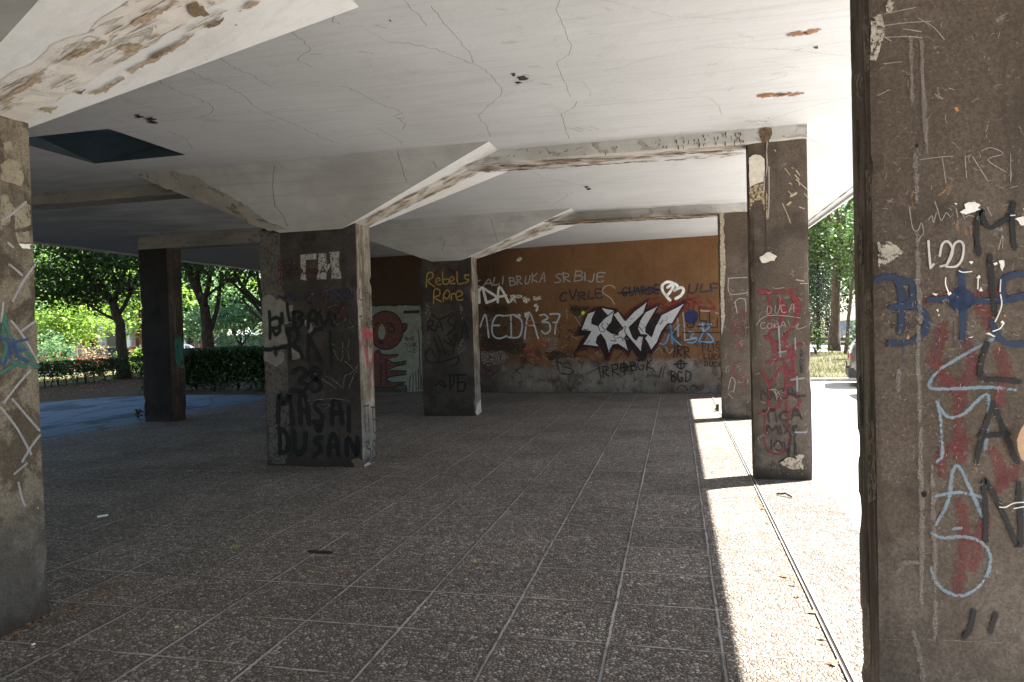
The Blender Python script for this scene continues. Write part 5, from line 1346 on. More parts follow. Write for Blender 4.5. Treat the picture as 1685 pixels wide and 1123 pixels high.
strokes('scratch_marks', FR, R0([(120, 90), (200, 80), (280, 75)], [(110, 130), (200, 125), (250, 130)], [(240, 65), (290, 95), (325, 135)], [(125, 215), (185, 208)], [(105, 320), (145, 300)], [(295, 315), (320, 330)], [(130, 50), (230, 30)], [(340, 295), (355, 300)], [(100, 110), (150, 140)], [(190, 100), (250, 110)]), 1.5, chR, pR)
scratches('scratch_marks', FR, (1448, 40, 1685, 560), 150, chR, pR, 41, 3, 16, 0.9)
scratches('scratch_marks', FR, (1448, 480, 1640, 800), 240, chR, pR, 42, 2, 9, 0.9)
scratches('scratch_marks', FR, (1448, 740, 1685, 1123), 90, chR, pR, 43, 2, 8, 0.8)
rustR = spray((0.26, 0.13, 0.055), .9, .5, .6, 60)
strokes('rust_bloom', FR, RA([(240, 90), (225, 140), (250, 200)], [(420, 110), (500, 50), (480, 100)], [(550, 290), (548, 350)], [(605, 340), (610, 380)], [(640, 330), (642, 380)], [(820, 40), (860, 60)]), 6, rustR, pR, 'ochre bloom')
patches('rust_bloom', FR, RA([(870, 945), (882, 942), (884, 958), (872, 960)]) + RB([(195, 65), (205, 52), (212, 72), (200, 80)], [(830, 145), (838, 132), (846, 152), (838, 160)], [(480, 152), (486, 150), (486, 158)]) + R0([(345, 370), (355, 368), (360, 382), (350, 380)]), flat((0.42, 0.15, 0.05), 0, .2), pR, rag=.3, step=3)
patches('bolt_hole', FR, RC([(210, 140), (225, 132), (240, 145), (238, 160), (222, 166), (210, 156)]) + R0([(216, 488), (224, 485), (230, 492), (226, 500), (217, 498)]), M_gap, pR, rag=.3, step=3)
patches('bare_plaster', FR, RB([(1056, 630), (1020, 660), (985, 710), (960, 780), (968, 850), (990, 910), (1015, 930), (1056, 890)]), flat((0.42, 0.26, 0.16), 0, .12, 60), pR, 'smooth flesh coloured filler patch', rag=.4, step=4)

# ------------------------------------------------------------------ left edge pillar
FL = Face((-3.62, Y1, 0), (1, 0, 0), (0, 1, 0))
L3 = Z(0, 380, .3385)
L1 = Z(0, 0, .35623)
L7 = Z(0, 760, .3323)
patches('render_patch', FL, L1([(2, 760), (40, 735), (90, 750), (110, 820), (100, 865), (60, 850), (4, 830)], [(2, 905), (30, 900), (60, 960), (40, 1040), (4, 1040)], [(60, 960), (110, 940), (138, 950), (140, 1040), (70, 1060)], [(10, 660), (50, 650), (60, 690), (30, 710)], [(70, 1075), (130, 1070), (140, 1120), (80, 1120)]), flat((0.20, 0.168, 0.122), .40, .2, 18, bump=.9), pL, 'tan render patch', rag=1, step=4)
strokes('zigzag', FL, L3([(45, 165), (75, 188), (105, 215)], [(170, 165), (110, 250), (62, 340)], [(15, 350), (6, 440)], [(55, 440), (110, 510), (185, 640)], [(170, 440), (135, 465), (100, 490)], [(145, 680), (80, 755), (18, 835)], [(60, 820), (120, 890), (190, 970)], [(2, 860), (80, 960), (150, 1085)], [(192, 995), (150, 1050), (108, 1120)], [(40, 60), (60, 80)]) + L7([(70, 60), (130, 10)], [(90, 105), (110, 190), (130, 230)], [(185, 230), (130, 310)], [(165, 400), (170, 440)]) + L1([(10, 1020), (60, 985), (118, 935)]), 4.6, spray((0.30, 0.29, 0.285), .55, .8, .4, 60), pL, 'white sprayed zigzag lines')
strokes('teal_star', FL, L3([(25, 420), (12, 500), (30, 560)], [(2, 690), (40, 670), (85, 640)], [(80, 600), (140, 640), (180, 660)], [(20, 440), (50, 520)], [(100, 560), (150, 620)], [(30, 560), (10, 640)], [(60, 640), (120, 660)]), 14, spray((0.03, 0.115, 0.088), .95, .85, .3, 50), pL, 'teal green sprayed star')
strokes('blue_lettering', FL, L3([(2, 520), (30, 535), (42, 570), (20, 645), (4, 640)], [(62, 530), (48, 620)], [(75, 540), (132, 528)], [(80, 580), (122, 578)], [(72, 540), (85, 610), (135, 635)]), 5, spray((0.015, 0.045, 0.13), .5, .9, .25, 60), pL, 'dark blue letters over the teal star')
patches('torn_paper', FL, L3([(88, 62), (120, 66), (152, 65), (140, 74), (147, 88), (105, 86)]), flat((0.60, 0.58, 0.53), 0, .1), pL, 'torn scrap of white paper', rag=.4, step=3)
strokes('red_mark', FL, L7([(4, 545), (12, 560), (6, 580)]), 4, spray((.16, .02, .03), .6, .7, .3), pL)
FUs = Face((-9.231, Y3L, 0), (1, 0, 0), (0, 1, 0))
strokes('paint_smear', FUs, [[(291, 566), (292, 580), (293, 596)], [(296, 562), (297, 574), (298, 586)]], 16, spray((0.03, 0.14, 0.105), .8, .8, .3), pU, 'teal green smear on its right side')
FU = Face((-9.5, Y3L, 0), (0, -1, 0), (1, 0, 0))

# left arris of the near pillar: board marks, dark slots and knocked off render
FRs = Face((.731, 3.2, 0), (-1, 0, 0), (0, -1, 0))
dk_ = spray((0.030, 0.021, 0.016), .7, .85, .3, 30)
strokes('board_mark', FRs, R0([(30, 5), (38, 180), (40, 400), (52, 640)], [(62, 0), (70, 260), (74, 420), (84, 640)], [(22, 60), (26, 200)], [(45, 500), (52, 700)]) + [[(1412, 300), (1416, 520), (1420, 760), (1426, 1100)], [(1430, 320), (1433, 560), (1438, 800), (1440, 1120)], [(1421, 600), (1424, 900)]], 2.2, dk_, pR)
patches('dark_slot', FRs, R0([(50, 745), (62, 742), (66, 870), (55, 880)], [(38, 395), (48, 400), (50, 540), (42, 545)], [(20, 70), (32, 60), (34, 200), (25, 215)]) + [[(1414, 620), (1418, 618), (1422, 700), (1417, 705)], [(1424, 880), (1429, 878), (1431, 990), (1427, 1000)]], flat((0.040, 0.028, 0.021), 0, .3), pR, rag=.8, step=5)
patches('knocked_render', FRs, R0([(60, 60), (80, 50), (84, 230), (70, 240)], [(35, 250), (60, 240), (62, 330), (44, 340)], [(70, 560), (92, 570), (94, 700), (78, 690)], [(60, 960), (88, 950), (95, 1060), (70, 1080)]) + [[(1409, 360), (1419, 355), (1421, 430), (1412, 440)], [(1426, 700), (1440, 690), (1443, 820), (1430, 830)], [(1420, 1000), (1432, 990), (1434, 1090), (1424, 1110)]], flat((0.19, 0.148, 0.113), .48, .3, 14), pR, rag=1.2, step=5)
# drips running down from the bigger sprayed letters
rr = random.Random(17)
strokes('paint_drip', FR, [([(x, y), (x + rr.uniform(-1, 1), y + l * .5), (x + rr.uniform(-1, 1), y + l)], rr.uniform(1.2, 2.2)) for x, y, l in ((1478, 565, 30), (1531, 545, 46), (1586, 560, 40), (1640, 560, 26), (1560, 530, 34))], 1.6, spray((0.014, 0.026, 0.055), .5, .8, .3), pR)
strokes('paint_drip', FS, [([(x, y), (x + rr.uniform(-.6, .6), y + l)], 1.1) for x, y, l in ((1266, 520, 26), (1300, 585, 30), (1283, 640, 34), (1292, 700, 40), (1276, 596, 22))], 1.1, spray((0.16, 0.022, 0.026), .5, .7, .3), pS)
strokes('paint_drip', FM, [([(x, y), (x + rr.uniform(-.6, .6), y + l)], 1.3) for x, y, l in ((476, 600, 26), (512, 598, 30), (540, 605, 22), (470, 700, 18), (500, 702, 22), (560, 705, 26))], 1.3, dim, pM)

# ------------------------------------------------------------------ vegetation
def leaf_mat(name, c, c2, trans=0.35):
    n = N(name, 0.5, 0.35)
    info = n.t.nodes.new('ShaderNodeAttribute')
    info.attribute_name = 'tone'
    n.col(n.mix(info.outputs['Fac'], c, c2))
    tr = n.t.nodes.new('ShaderNodeBsdfTranslucent')
    n.lk(n.mix(info.outputs['Fac'], tuple(min(1, x * 1.5) for x in c), tuple(min(1, x * 1.6) for x in c2)), tr.inputs[0])
    mx = n.t.nodes.new('ShaderNodeMixShader')
    mx.inputs[0].default_value = trans
    out = n.t.nodes['Material Output']
    n.lk(n.b.outputs[0], mx.inputs[1])
    n.lk(tr.outputs[0], mx.inputs[2])
    n.lk(mx.outputs[0], out.inputs[0])
    return n.m


L_dark = leaf_mat('leaf_deep', (0.018, 0.042, 0.008), (0.055, 0.100, 0.016), .28)
L_light = leaf_mat('leaf_bright', (0.095, 0.185, 0.026), (0.23, 0.33, 0.060), .45)
L_blue = leaf_mat('leaf_cool', (0.060, 0.145, 0.060), (0.165, 0.26, 0.11), .4)
L_hedge = leaf_mat('leaf_hedge', (0.014, 0.036, 0.009), (0.042, 0.080, 0.016), .22)
L_con = leaf_mat('leaf_conifer', (0.008, 0.020, 0.009), (0.026, 0.046, 0.017), .10)
L_dry = leaf_mat('leaf_dry', (0.15, 0.115, 0.06), (0.27, 0.22, 0.13), .25)
M_bark = N('bark', 0.95, 0.1)
_bn = M_bark.noise(9, 6, .7, v=M_bark.vec(scale=(3, 3, .5)))
M_bark.col(M_bark.mix(M_bark.step(_bn, .35, .65), (0.030, 0.023, 0.018), (0.085, 0.068, 0.055)))
M_bark.bump(_bn, .9, .04)
M_bark_l = N('bark_light', 0.95, 0.1)
_bn = M_bark_l.noise(9, 6, .7, v=M_bark_l.vec(scale=(3, 3, .5)))
M_bark_l.col(M_bark_l.mix(M_bark_l.step(_bn, .35, .65), (0.045, 0.034, 0.027), (0.11, 0.088, 0.070)))
M_bark_l.bump(_bn, .9, .04)


def leaves(name, centers, size, mat, parent, seed, droop=0.3, aspect=1.7, at=None):
    """one small folded blade per centre"""
    r = np.random.default_rng(seed)
    C = np.asarray(centers, dtype=float)
    n = len(C)
    d = r.normal(size=(n, 3))
    d[:, 2] = d[:, 2] * 0.6 - droop
    d /= np.linalg.norm(d, axis=1, keepdims=True)
    u = r.normal(size=(n, 3))
    u[:, 2] *= 0.35
    u -= d * np.sum(u * d, axis=1, keepdims=True)
    u /= np.linalg.norm(u, axis=1, keepdims=True) + 1e-9
    nn = np.cross(d, u)
    s = (size * r.uniform(0.6, 1.3, n))[:, None]
    a = C - d * s * .5
    b = C + u * s * .5 / aspect * 1.3 + nn * s * .12
    c = C + d * s * .5
    e = C - u * s * .5 / aspect * 1.3 + nn * s * .12
    V = np.stack([a, b, c, e], 1).reshape(-1, 3)
    base = np.array(at if at is not None else (ORG[parent.name] if parent is not None else (0, 0, 0)))
    V = V - base
    me = bpy.data.meshes.new(name)
    me.vertices.add(4 * n)
    me.vertices.foreach_set('co', V.astype(np.float32).ravel())
    me.loops.add(4 * n)
    me.loops.foreach_set('vertex_index', np.arange(4 * n, dtype=np.int32))
    me.polygons.add(n)
    me.polygons.foreach_set('loop_start', np.arange(0, 4 * n, 4, dtype=np.int32))
    me.materials.append(mat)
    at_ = me.attributes.new('tone', 'FLOAT', 'FACE')
    at_.data.foreach_set('value', r.random(n).astype(np.float32))
    me.update()
    me.validate()
    o = bpy.data.objects.new(name, me)
    return link(o, parent, tuple(base))


def clumps(r, n_cl, per, center, rad, spread, shell=0.55):
    """leaf centres gathered in clumps through an uneven ellipsoid"""
    out = []
    cl = []
    while len(cl) < n_cl:
        p = r.uniform(-1, 1, 3)
        q = np.linalg.norm(p)
        if q > 1 or q < shell * r.random(): continue
        cl.append(p)
    for p in cl:
        c = np.array(center) + p * np.array(rad) * r.uniform(.85, 1.12)
        k = int(per * r.uniform(.5, 1.5))
        s = spread * r.uniform(.6, 1.4)
        out.append(c + r.normal(size=(k, 3)) * np.array([s, s, s * .6]))
    return np.concatenate(out)


def limb(mb, p, d, L, r0, depth, rnd, ends, up=.25):
    pts, rad = [Vector(p)], [r0]
    dd = Vector(d).normalized()
    n = 5
    for i in range(1, n + 1):
        dd = (dd + Vector((rnd.uniform(-.18, .18), rnd.uniform(-.18, .18), rnd.uniform(-.08, .12) + up * .12))).normalized()
        pts.append(pts[-1] + dd * L / n)
        rad.append(r0 * (1 - .55 * i / n))
    mb.tube(pts, rad, 7 if depth > 1 else 5)
    ends.append(pts[-1])
    if depth <= 0: return
    for k in range(rnd.choice((2, 3))):
        a = rnd.uniform(0, 2 * math.pi)
        t = rnd.randint(2, n)
        side = Vector((math.cos(a), math.sin(a), rnd.uniform(.1, .8)))
        limb(mb, pts[t], (dd + side * .9), L * rnd.uniform(.55, .75), rad[t] * .62, depth - 1, rnd, ends, up)


def tree(name, label, base, trunk_pts, r0, crown, leafm, n_cl, per, spread, lsize, seed, group, forks=3, bark=None, extra=(), limb_len=2.2, cat='tree'):
    rnd = random.Random(seed)
    r = np.random.default_rng(seed)
    root = thing(name, label, cat, base, group)
    mb = MB()
    pts = [Vector(base) + Vector(p) for p in trunk_pts]
    n = len(pts)
    fine = []
    for i in range(n - 1):
        for t in range(4):
            fine.append(pts[i].lerp(pts[i + 1], t / 4) + Vector((rnd.uniform(-.02, .02), rnd.uniform(-.02, .02), 0)))
    fine.append(pts[-1])
    rad = [r0 * (1.35 - .35 * min(1, i / 3)) * (1 - .35 * i / len(fine)) for i in range(len(fine))]
    mb.tube(fine, rad, 12)
    ends = []
    topd = (pts[-1] - pts[-2]).normalized()
    for k in range(forks):
        a = 2 * math.pi * k / max(forks, 1) + rnd.uniform(-.5, .5) + seed
        limb(mb, pts[-1] - topd * .12, topd * 1.1 + Vector((math.cos(a), math.sin(a), .3)) * .75, limb_len, rad[-1] * .72, 2, rnd, ends)
    for (p, d, L, rr_) in extra:
        limb(mb, Vector(base) + Vector(p), Vector(d), L, rr_, 1, rnd, ends)
    mb.done('trunk', (bark or M_bark).m, root, smooth=True)
    cs = []
    for (c, rd, k) in crown:
        cs.append(clumps(r, int(n_cl * k), per, np.array(base) + np.array(c), rd, spread))
    for e in ends:
        cs.append(np.array(e) + r.normal(size=(int(per * .8), 3)) * spread)
    leaves('crown', np.concatenate(cs), lsize, leafm, root, seed)
    return root


TG = 'trees beyond the path on the left'
def G(px, d, z=-.05): return tuple(gp(px, d, z))

# the three dark trunks of the row along the path
b1 = G(200, 28)
tree('street_tree', 'dark forked tree rising behind the low hedge between the left pillars', b1, [(0, 0, 0), (.02, 0, 1.0), (-.12, .05, 2.2), (-.35, 0, 3.1)], .225,
     [((-1.6, .5, 4.6), (3.8, 3.2, 1.7), 1.3), ((1.2, 0, 5.6), (3.4, 3.4, 2.2), .9), ((-2.4, -1.0, 3.8), (2.4, 2.0, .8), .5)], L_dark, 84, 60, .40, .16, 11, TG, 3,
     extra=[((-.2, 0, 2.5), (.7, .3, .9), 2.4, .10), ((-.3, 0, 2.4), (-1, .1, .35), 2.2, .07)])
b2 = G(343, 24.5)
tree('street_tree', 'dark tree with a broad Y shaped trunk to the right of the lone pillar', b2, [(0, 0, 0), (-.03, 0, 1.2), (-.06, 0, 2.1), (-.12, 0, 2.7)], .23,
     [((.5, .8, 5.2), (3.0, 3.0, 1.8), 1.0), ((-1.8, .5, 4.6), (1.8, 2, 1.3), .4)], L_dark, 56, 50, .42, .15, 12, TG, 2,
     extra=[((-.1, 0, 2.5), (-.35, .1, 1), 2.8, .14), ((-.02, 0, 1.6), (.55, .2, 1), 2.4, .10), ((-.1, 0, 3.0), (.9, .3, .7), 2.0, .06)])
b3 = G(452, 22.5)
tree('street_tree', 'slanting dark tree whose bare boughs lean out beside the middle pillar', b3, [(0, 0, 0), (-.02, 0, 1.2), (-.15, 0, 2.0), (-.4, 0, 2.6)], .15,
     [((-.6, .6, 4.6), (2.4, 2.4, 1.5), 1.0)], L_dark, 60, 50, .38, .14, 13, TG, 2,
     extra=[((-.2, 0, 2.1), (-.75, 0, .85), 2.2, .07), ((-.1, 0, 1.8), (-.9, .2, .55), 1.8, .05), ((-.35, 0, 2.5), (-.5, 0, 1), 2.0, .07)])
# sunlit trees farther out
b4 = G(103, 38, -.4)
tree('young_tree', 'bright yellow green sunlit tree with a leaning pale trunk beyond the low hedge', b4, [(0, 0, 0), (.12, 0, 1.0), (.22, 0, 1.9)], .11,
     [((.7, 0, 3.1), (2.4, 2.0, 1.35), 1.0), ((-1.0, 0, 2.6), (1.2, 1.2, .7), .3)], L_light, 80, 46, .32, .17, 14, TG, 3, bark=M_bark_l, limb_len=1.3)
b5 = G(395, 37, -.4)
tree('young_tree', 'pale green sunlit tree glowing behind the dark hedge beside the middle pillar', b5, [(0, 0, 0), (0, 0, .9), (.05, 0, 1.5)], .12,
     [((0, 0, 2.6), (2.7, 2.2, 1.5), 1.0)], L_blue, 90, 46, .34, .17, 15, TG, 3, bark=M_bark_l, limb_len=1.2)
b6 = G(228, 44, -.4)
tree('street_tree', 'bright green tree seen close to the left edge of the lone pillar', b6, [(0, 0, 0), (0, 0, 1.5), (.1, 0, 2.9)], .16,
     [((0, 0, 5.0), (3.2, 3, 2.8), 1.0)], L_light, 90, 46, .45, .22, 16, TG, 3, bark=M_bark_l)
b7 = G(85, 52, -.4)
tree('street_tree', 'tall deep green tree far behind the left edge pillar', b7, [(0, 0, 0), (0, 0, 2), (.1, 0, 3.4)], .2,
     [((0, 0, 6.0), (4.6, 4.5, 4.2), 1.0)], L_light, 120, 48, .6, .30, 17, TG, 3)
b8 = G(150, 60, -.4)
tree('street_tree', 'tall leafy tree far off above the parked cars', b8, [(0, 0, 0), (0, 0, 2), (-.1, 0, 3.6)], .22,
     [((0, 0, 7.5), (5.2, 5, 4.8), 1.0)], L_blue, 130, 48, .65, .33, 18, TG, 3)
b9 = G(315, 52, -.4)
tree('street_tree', 'cool green tree far behind the Y shaped trunk', b9, [(0, 0, 0), (0, 0, 1.6), (0, 0, 2.9)], .2,
     [((0, 0, 6.2), (4.4, 4.2, 4.2), 1.0), ((-1.5, 0, 3.0), (2, 2, 1.2), .3)], L_blue, 120, 48, .6, .3, 19, TG, 3)
b10 = G(385, 58, -.4)
tree('street_tree', 'tall bright tree farthest back beside the middle pillar', b10, [(0, 0, 0), (0, 0, 2), (.1, 0, 3.2)], .22,
     [((0, 0, 7.2), (5.4, 5, 5.0), 1.0)], L_light, 130, 48, .65, .33, 20, TG, 3)
b11 = G(270, 62, -.4)
tree('street_tree', 'large tree far behind the lone pillar', b11, [(0, 0, 0), (0, 0, 2), (.1, 0, 3.4)], .22,
     [((0, 0, 7.4), (5.4, 5, 5.0), 1.0)], L_blue, 120, 48, .65, .33, 24, TG, 3)
b12 = G(62, 40, -.35)
tree('street_tree', 'dark bluish tree next to the round road sign', b12, [(0, 0, 0), (0, 0, 1.2), (.1, 0, 2.0)], .14,
     [((-.2, 0, 3.4), (2.0, 2.0, 2.0), 1.0)], L_blue, 60, 44, .38, .19, 25, TG, 3)


for i_, (x_, y_, h_, lb_) in enumerate([(-31, 15, 6.0, 'broad street tree just outside the left edge of the view'), (-40, 24, 6.5, 'tall street tree far out behind the left edge pillar'), (-36, 4, 6.2, 'street tree standing beyond the hedge far to the left'), (14, 52, 6.8, 'street tree across the street behind the huge right pillar'), (22, 44, 6.2, 'rounded street tree at the far right across the street')]):
    tree('street_tree', lb_, (x_, y_, -.35 if x_ < 0 else 0), [(0, 0, 0), (.05, 0, 1.6), (0, .1, 3.0)], .2, [((0, 0, h_), (4.4, 4.2, 3.8), 1.0)], L_blue if i_ % 2 else L_light, 90, 46, .6, .3, 120 + i_, TG if x_ < 0 else 'trees on the dry verge to the right', 3)


def bush(name, label, base, rad, n, lsize, mat, seed, group=None, cat='bush', stems=7):
    rnd = random.Random(seed)
    r = np.random.default_rng(seed)
    root = thing(name, label, cat, base, group)
    mb = MB()
    for k in range(stems):
        a = rnd.uniform(0, 6.28)
        q = Vector((math.cos(a) * rad[0] * .6, math.sin(a) * rad[1] * .6, rad[2] * 1.5))
        mb.tube([Vector(base), Vector(base) + q * .5 + Vector((0, 0, .1)), Vector(base) + q], [.025, .016, .006], 5)
    mb.done('stem', M_bark.m, root)
    cs = clumps(r, max(8, n // 45) if n > 100 else 5, 45 if n > 100 else 4, np.array(base) + np.array((0, 0, rad[2])), rad, .17 * max(rad), .3)
    leaves('foliage', cs, lsize, mat, root, seed)
    return root


bush('shrub', 'pale silvery shrub beside the road sign behind the hedge', G(82, 32, -.15), (1.1, 1.0, 1.05), 1700, .12, L_blue, 31)
bush('shrub', 'dry brown shrub in front of the parked cars', G(160, 33, -.2), (1.0, .9, .72), 1300, .11, L_dry, 32)
bush('shrub', 'small leafy shrub in front of the maroon car', G(222, 36, -.25), (.8, .8, .75), 900, .12, L_light, 34)


def hedge(name, label, a, b, depth, h, n, mat, seed, z0=0.12, lsize=.085, stem_gap=.32):
    """clipped row of leafy stems between two ground points"""
    rnd = random.Random(seed)
    r = np.random.default_rng(seed)
    a, b = Vector(a), Vector(b)
    L = (b - a).length
    d = (b - a).normalized()
    w = Vector((-d.y, d.x, 0))
    root = thing(name, label, 'hedge', (a + b) / 2)
    mb = MB()
    for k in range(int(L / stem_gap)):
        p = a + d * (k + rnd.random()) * stem_gap + w * rnd.uniform(-.3, .3) * depth
        for j in range(3):
            q = p + d * rnd.uniform(-.25, .25) + w * rnd.uniform(-.2, .2) + Vector((0, 0, h * rnd.uniform(.6, .95)))
            mb.tube([p, p.lerp(q, .5) + Vector((rnd.uniform(-.04, .04), 0, .03)), q], [.014, .010, .004], 4, cap=False)
    mb.done('stem', M_bark.m, root)
    t = r.random(n) * L
    s = r.uniform(-.5, .5, n) * depth
    zz = z0 + (h - z0) * r.beta(1.7, 1.1, n)
    wv = 1.8 if h > 1 else 1.0
    top = h * (1 + wv * (.05 * np.sin(t * 3.1) + .04 * np.sin(t * 7.7 + 1)))
    zz = np.minimum(zz, top + r.normal(size=n) * .04 * wv)
    s = s * (1 + .25 * np.sin(t * 2.3))
    gapn = np.array([mnoise.noise(Vector((x * 1.7, z_ * 2.4, seed))) for x, z_ in zip(t, zz)])
    keep = gapn + .55 * (zz / h) + (.3 if h > 1 else 0) > r.uniform(-.15, .55, n)
    P = np.array(a)[None] + np.outer(t, np.array(d)) + np.outer(s, np.array(w))
    P[:, 2] = zz + a.z
    leaves('foliage', P[keep], lsize, mat, root, seed)
    return root


hedge('hedge', 'low clipped hedge with sunlight sparkling through it beyond the leafy soil', (-21.3, 12.0, -.05), (-20.9, 30.5, -.05), 0.8, .90, 30000, L_hedge, 41, .03, .075)
hedge('hedge', 'taller dark hedge at the end of the path beside the middle pillar', (-15.2, 17.6, -.05), (-9.0, 18.9, -.05), 1.3, 1.30, 34000, L_hedge, 42, .04, .085)
wd = bush('weed', 'small green weed sprouting at the foot of the lone dark pillar', tuple(on_z(227, 688)), (.12, .10, .10), 16, .055, L_dark, 43, cat='plant', stems=4)
wd = bush('weed', 'tiny green weed in the sunlit joint near the farthest pillar', tuple(on_z(1181, 677)), (.05, .04, .03), 24, .035, L_light, 44, cat='plant', stems=3)

# right side
RG = 'trees on the dry verge to the right'
tree('street_tree', 'tall straight trunked tree on the dry verge right of the red lettered pillar', G(1372, 34, .02), [(0, 0, 0), (.06, 0, 2.0), (.16, 0, 4.2), (.25, 0, 6.0)], .235,
     [((.4, 0, 7.0), (2.6, 2.4, 2.4), 1.0), ((.9, -.3, 4.2), (1.1, 1.0, 1.3), .25), ((-1.0, .2, 4.9), (1.1, 1.0, 1.0), .25)], L_dark, 90, 40, .36, .16, 51, RG, 3, bark=M_bark_l,
     extra=[((.14, 0, 3.6), (.9, 0, .5), 1.5, .05), ((.14, 0, 4.4), (-1, 0, .4), 1.4, .05), ((.2, 0, 5.2), (-1, .2, .3), 1.3, .04)])
tree('street_tree', 'thin leaning tree on the verge close to the huge right pillar', G(1390.5, 31, .02), [(0, 0, 0), (.10, 0, 1.2), (.28, 0, 2.8), (.4, 0, 3.8)], .085,
     [((.7, 0, 4.6), (1.3, 1.3, 1.8), 1.0)], L_dark, 40, 40, .28, .14, 52, RG, 3, bark=M_bark_l, limb_len=1.2)


def conifer(name, label, base, h, r, n, seed, group):
    rr_ = np.random.default_rng(seed)
    root = thing(name, label, 'tree', base, group)
    mb = MB()
    mb.tube([Vector(base), Vector(base) + Vector((0.05, 0, h * .5)), Vector(base) + Vector((0, 0, h))], [.12, .08, .02], 8)
    mb.done('trunk', M_bark.m, root)
    k = n // 40
    cs = []
    for _ in range(k):
        z = h * (0.09 + .91 * rr_.random() ** 1.1)
        R = r * (1 - (z / h) ** 1.6) * (0.55 + .45 * math.sin(z * 7) ** 2) + .08
        a = rr_.uniform(0, 6.28)
        q = R * math.sqrt(rr_.random())
        c = np.array(base) + np.array((q * math.cos(a), q * math.sin(a), z))
        cs.append(c + rr_.normal(size=(40, 3)) * np.array([.16, .16, .22]))
    leaves('crown', np.concatenate(cs), .11, L_con, root, seed, droop=.7, aspect=2.6)
    return root


conifer('conifer', 'dark dense conifer half hidden by the red lettered pillar', G(1346, 36, .02), 9.5, 1.25, 15000, 61, RG)
tree('street_tree', 'broad leafy tree across the street on the right', G(1362, 62, 0), [(0, 0, 0), (0, 0, 2.2), (.1, 0, 3.6)], .22, [((0, 0, 7.5), (4.8, 4.5, 5.2), 1.0)], L_dark, 120, 46, .6, .32, 63, RG, 3)
tree('street_tree', 'big green tree across the street half hidden by the huge right pillar', G(1412, 58, 0), [(0, 0, 0), (0, 0, 2.4), (.1, 0, 3.8)], .22, [((0, 0, 7.6), (4.4, 4.2, 4.6), 1.0)], L_dark, 120, 46, .6, .32, 64, RG, 3)
tree('street_tree', 'shady tree standing across the street behind the conifer', G(1330, 66, 0), [(0, 0, 0), (0, 0, 2.0), (.1, 0, 3.2)], .22, [((0, 0, 7.0), (5, 5, 5.2), 1.0)], L_dark, 110, 46, .65, .34, 65, RG, 3)
bush('shrub', 'small shrub at the foot of the conifer', G(1341, 31.5, .02), (.5, .5, .55), 500, .10, L_dark, 66)
bush('shrub', 'leafy shrub beside the huge right pillar above the dark car', G(1411, 27, .02), (.30, .4, .8), 500, .10, L_dark, 67)
# sapling and stake on the verge
sp_ = thing('sapling', 'thin bare sapling on the verge just left of the dark car', 'tree', G(1398, 23.5, .02))
mb = MB()
q = Vector(ORG[sp_.name])
mb.tube([q, q + Vector((.05, 0, .4)), q + Vector((.12, 0, .85))], [.022, .016, .006], 6)
mb.tube([q + Vector((.05, 0, .4)), q + Vector((.2, 0, .7))], [.010, .004], 5)
mb.done('trunk', M_bark_l.m, sp_)
leaves('crown', np.array(q) + np.array((.15, 0, .8)) + np.random.default_rng(3).normal(size=(60, 3)) * np.array((.12, .12, .14)), .07, L_dark, sp_, 71)
sk_ = MB()
q = gp(1364, 21.5, .02)
sk_.tube([q, q + Vector((0, 0, .30))], .010, 6)
sk_.tube([q + Vector((0, 0, .30)), q + Vector((0, 0, .36))], [.03, .02], 8)
tag(sk_.done('marker_stake', plain('stake_white', (.6, .58, .55), .8), at=q), 'short pale stake standing in the dry grass of the verge', 'stake')

# dry grass blades on the verge: nobody could count them
r = np.random.default_rng(77)
n = 11000
gx = r.uniform(2.6, 9.5, n)
gy = 19.45 + 15.5 * r.random(n) ** 1.5
den = np.array([mnoise.noise(Vector((x * .8, y * .5, 5))) for x, y in zip(gx, gy)])
keep = den > r.uniform(-.5, .45, n)
gx, gy = gx[keep], gy[keep]
n = len(gx)
h = r.uniform(.05, .16, n)
ang = r.uniform(0, 6.28, n)
w = .010
lx, ly = r.normal(size=n) * .05, r.normal(size=n) * .05
V = np.stack([np.stack([gx - np.cos(ang) * w, gy - np.sin(ang) * w, np.full(n, .018)], 1), np.stack([gx + np.cos(ang) * w, gy + np.sin(ang) * w, np.full(n, .018)], 1), np.stack([gx + lx, gy + ly, .018 + h], 1)], 1).reshape(-1, 3)
gm = mesh('grass', V, [(3 * i, 3 * i + 1, 3 * i + 2) for i in range(n)], leaf_mat('grass_blade', (0.040, 0.070, 0.016), (0.11, 0.098, 0.045), .3))
a_ = gm.data.attributes.new('tone', 'FLOAT', 'FACE')
a_.data.foreach_set('value', np.clip(.35 + .6 * den[keep] + r.normal(size=n) * .25, 0, 1).astype(np.float32))
tag(gm, 'dry tufts of grass on the verge', 'grass', kind='stuff')

# ------------------------------------------------------------------ vehicles
m_glass = plain('car_glass', (0.02, 0.028, 0.035), .06, spec=.8)
m_tyre = plain('tyre_rubber', (0.018, 0.018, 0.018), .85)
m_rim = plain('wheel_rim', (0.42, 0.42, 0.43), .35, .7)
m_trim = plain('bumper_plastic', (0.030, 0.030, 0.032), .6)
m_plate = plain('plate_white', (.66, .66, .64), .5)
m_tail = plain('tail_lamp', (.25, .015, .012), .25)
m_head = plain('head_lamp', (.55, .56, .58), .15)


def car_paint(name, c):
    n = N(name, .28, .5)
    n.col(n.mix(n.step(n.noise(2.5, 5), .35, .7), c, tuple(x * .8 for x in c)))
    n.b.inputs['Coat Weight'].default_value = .6
    return n.m


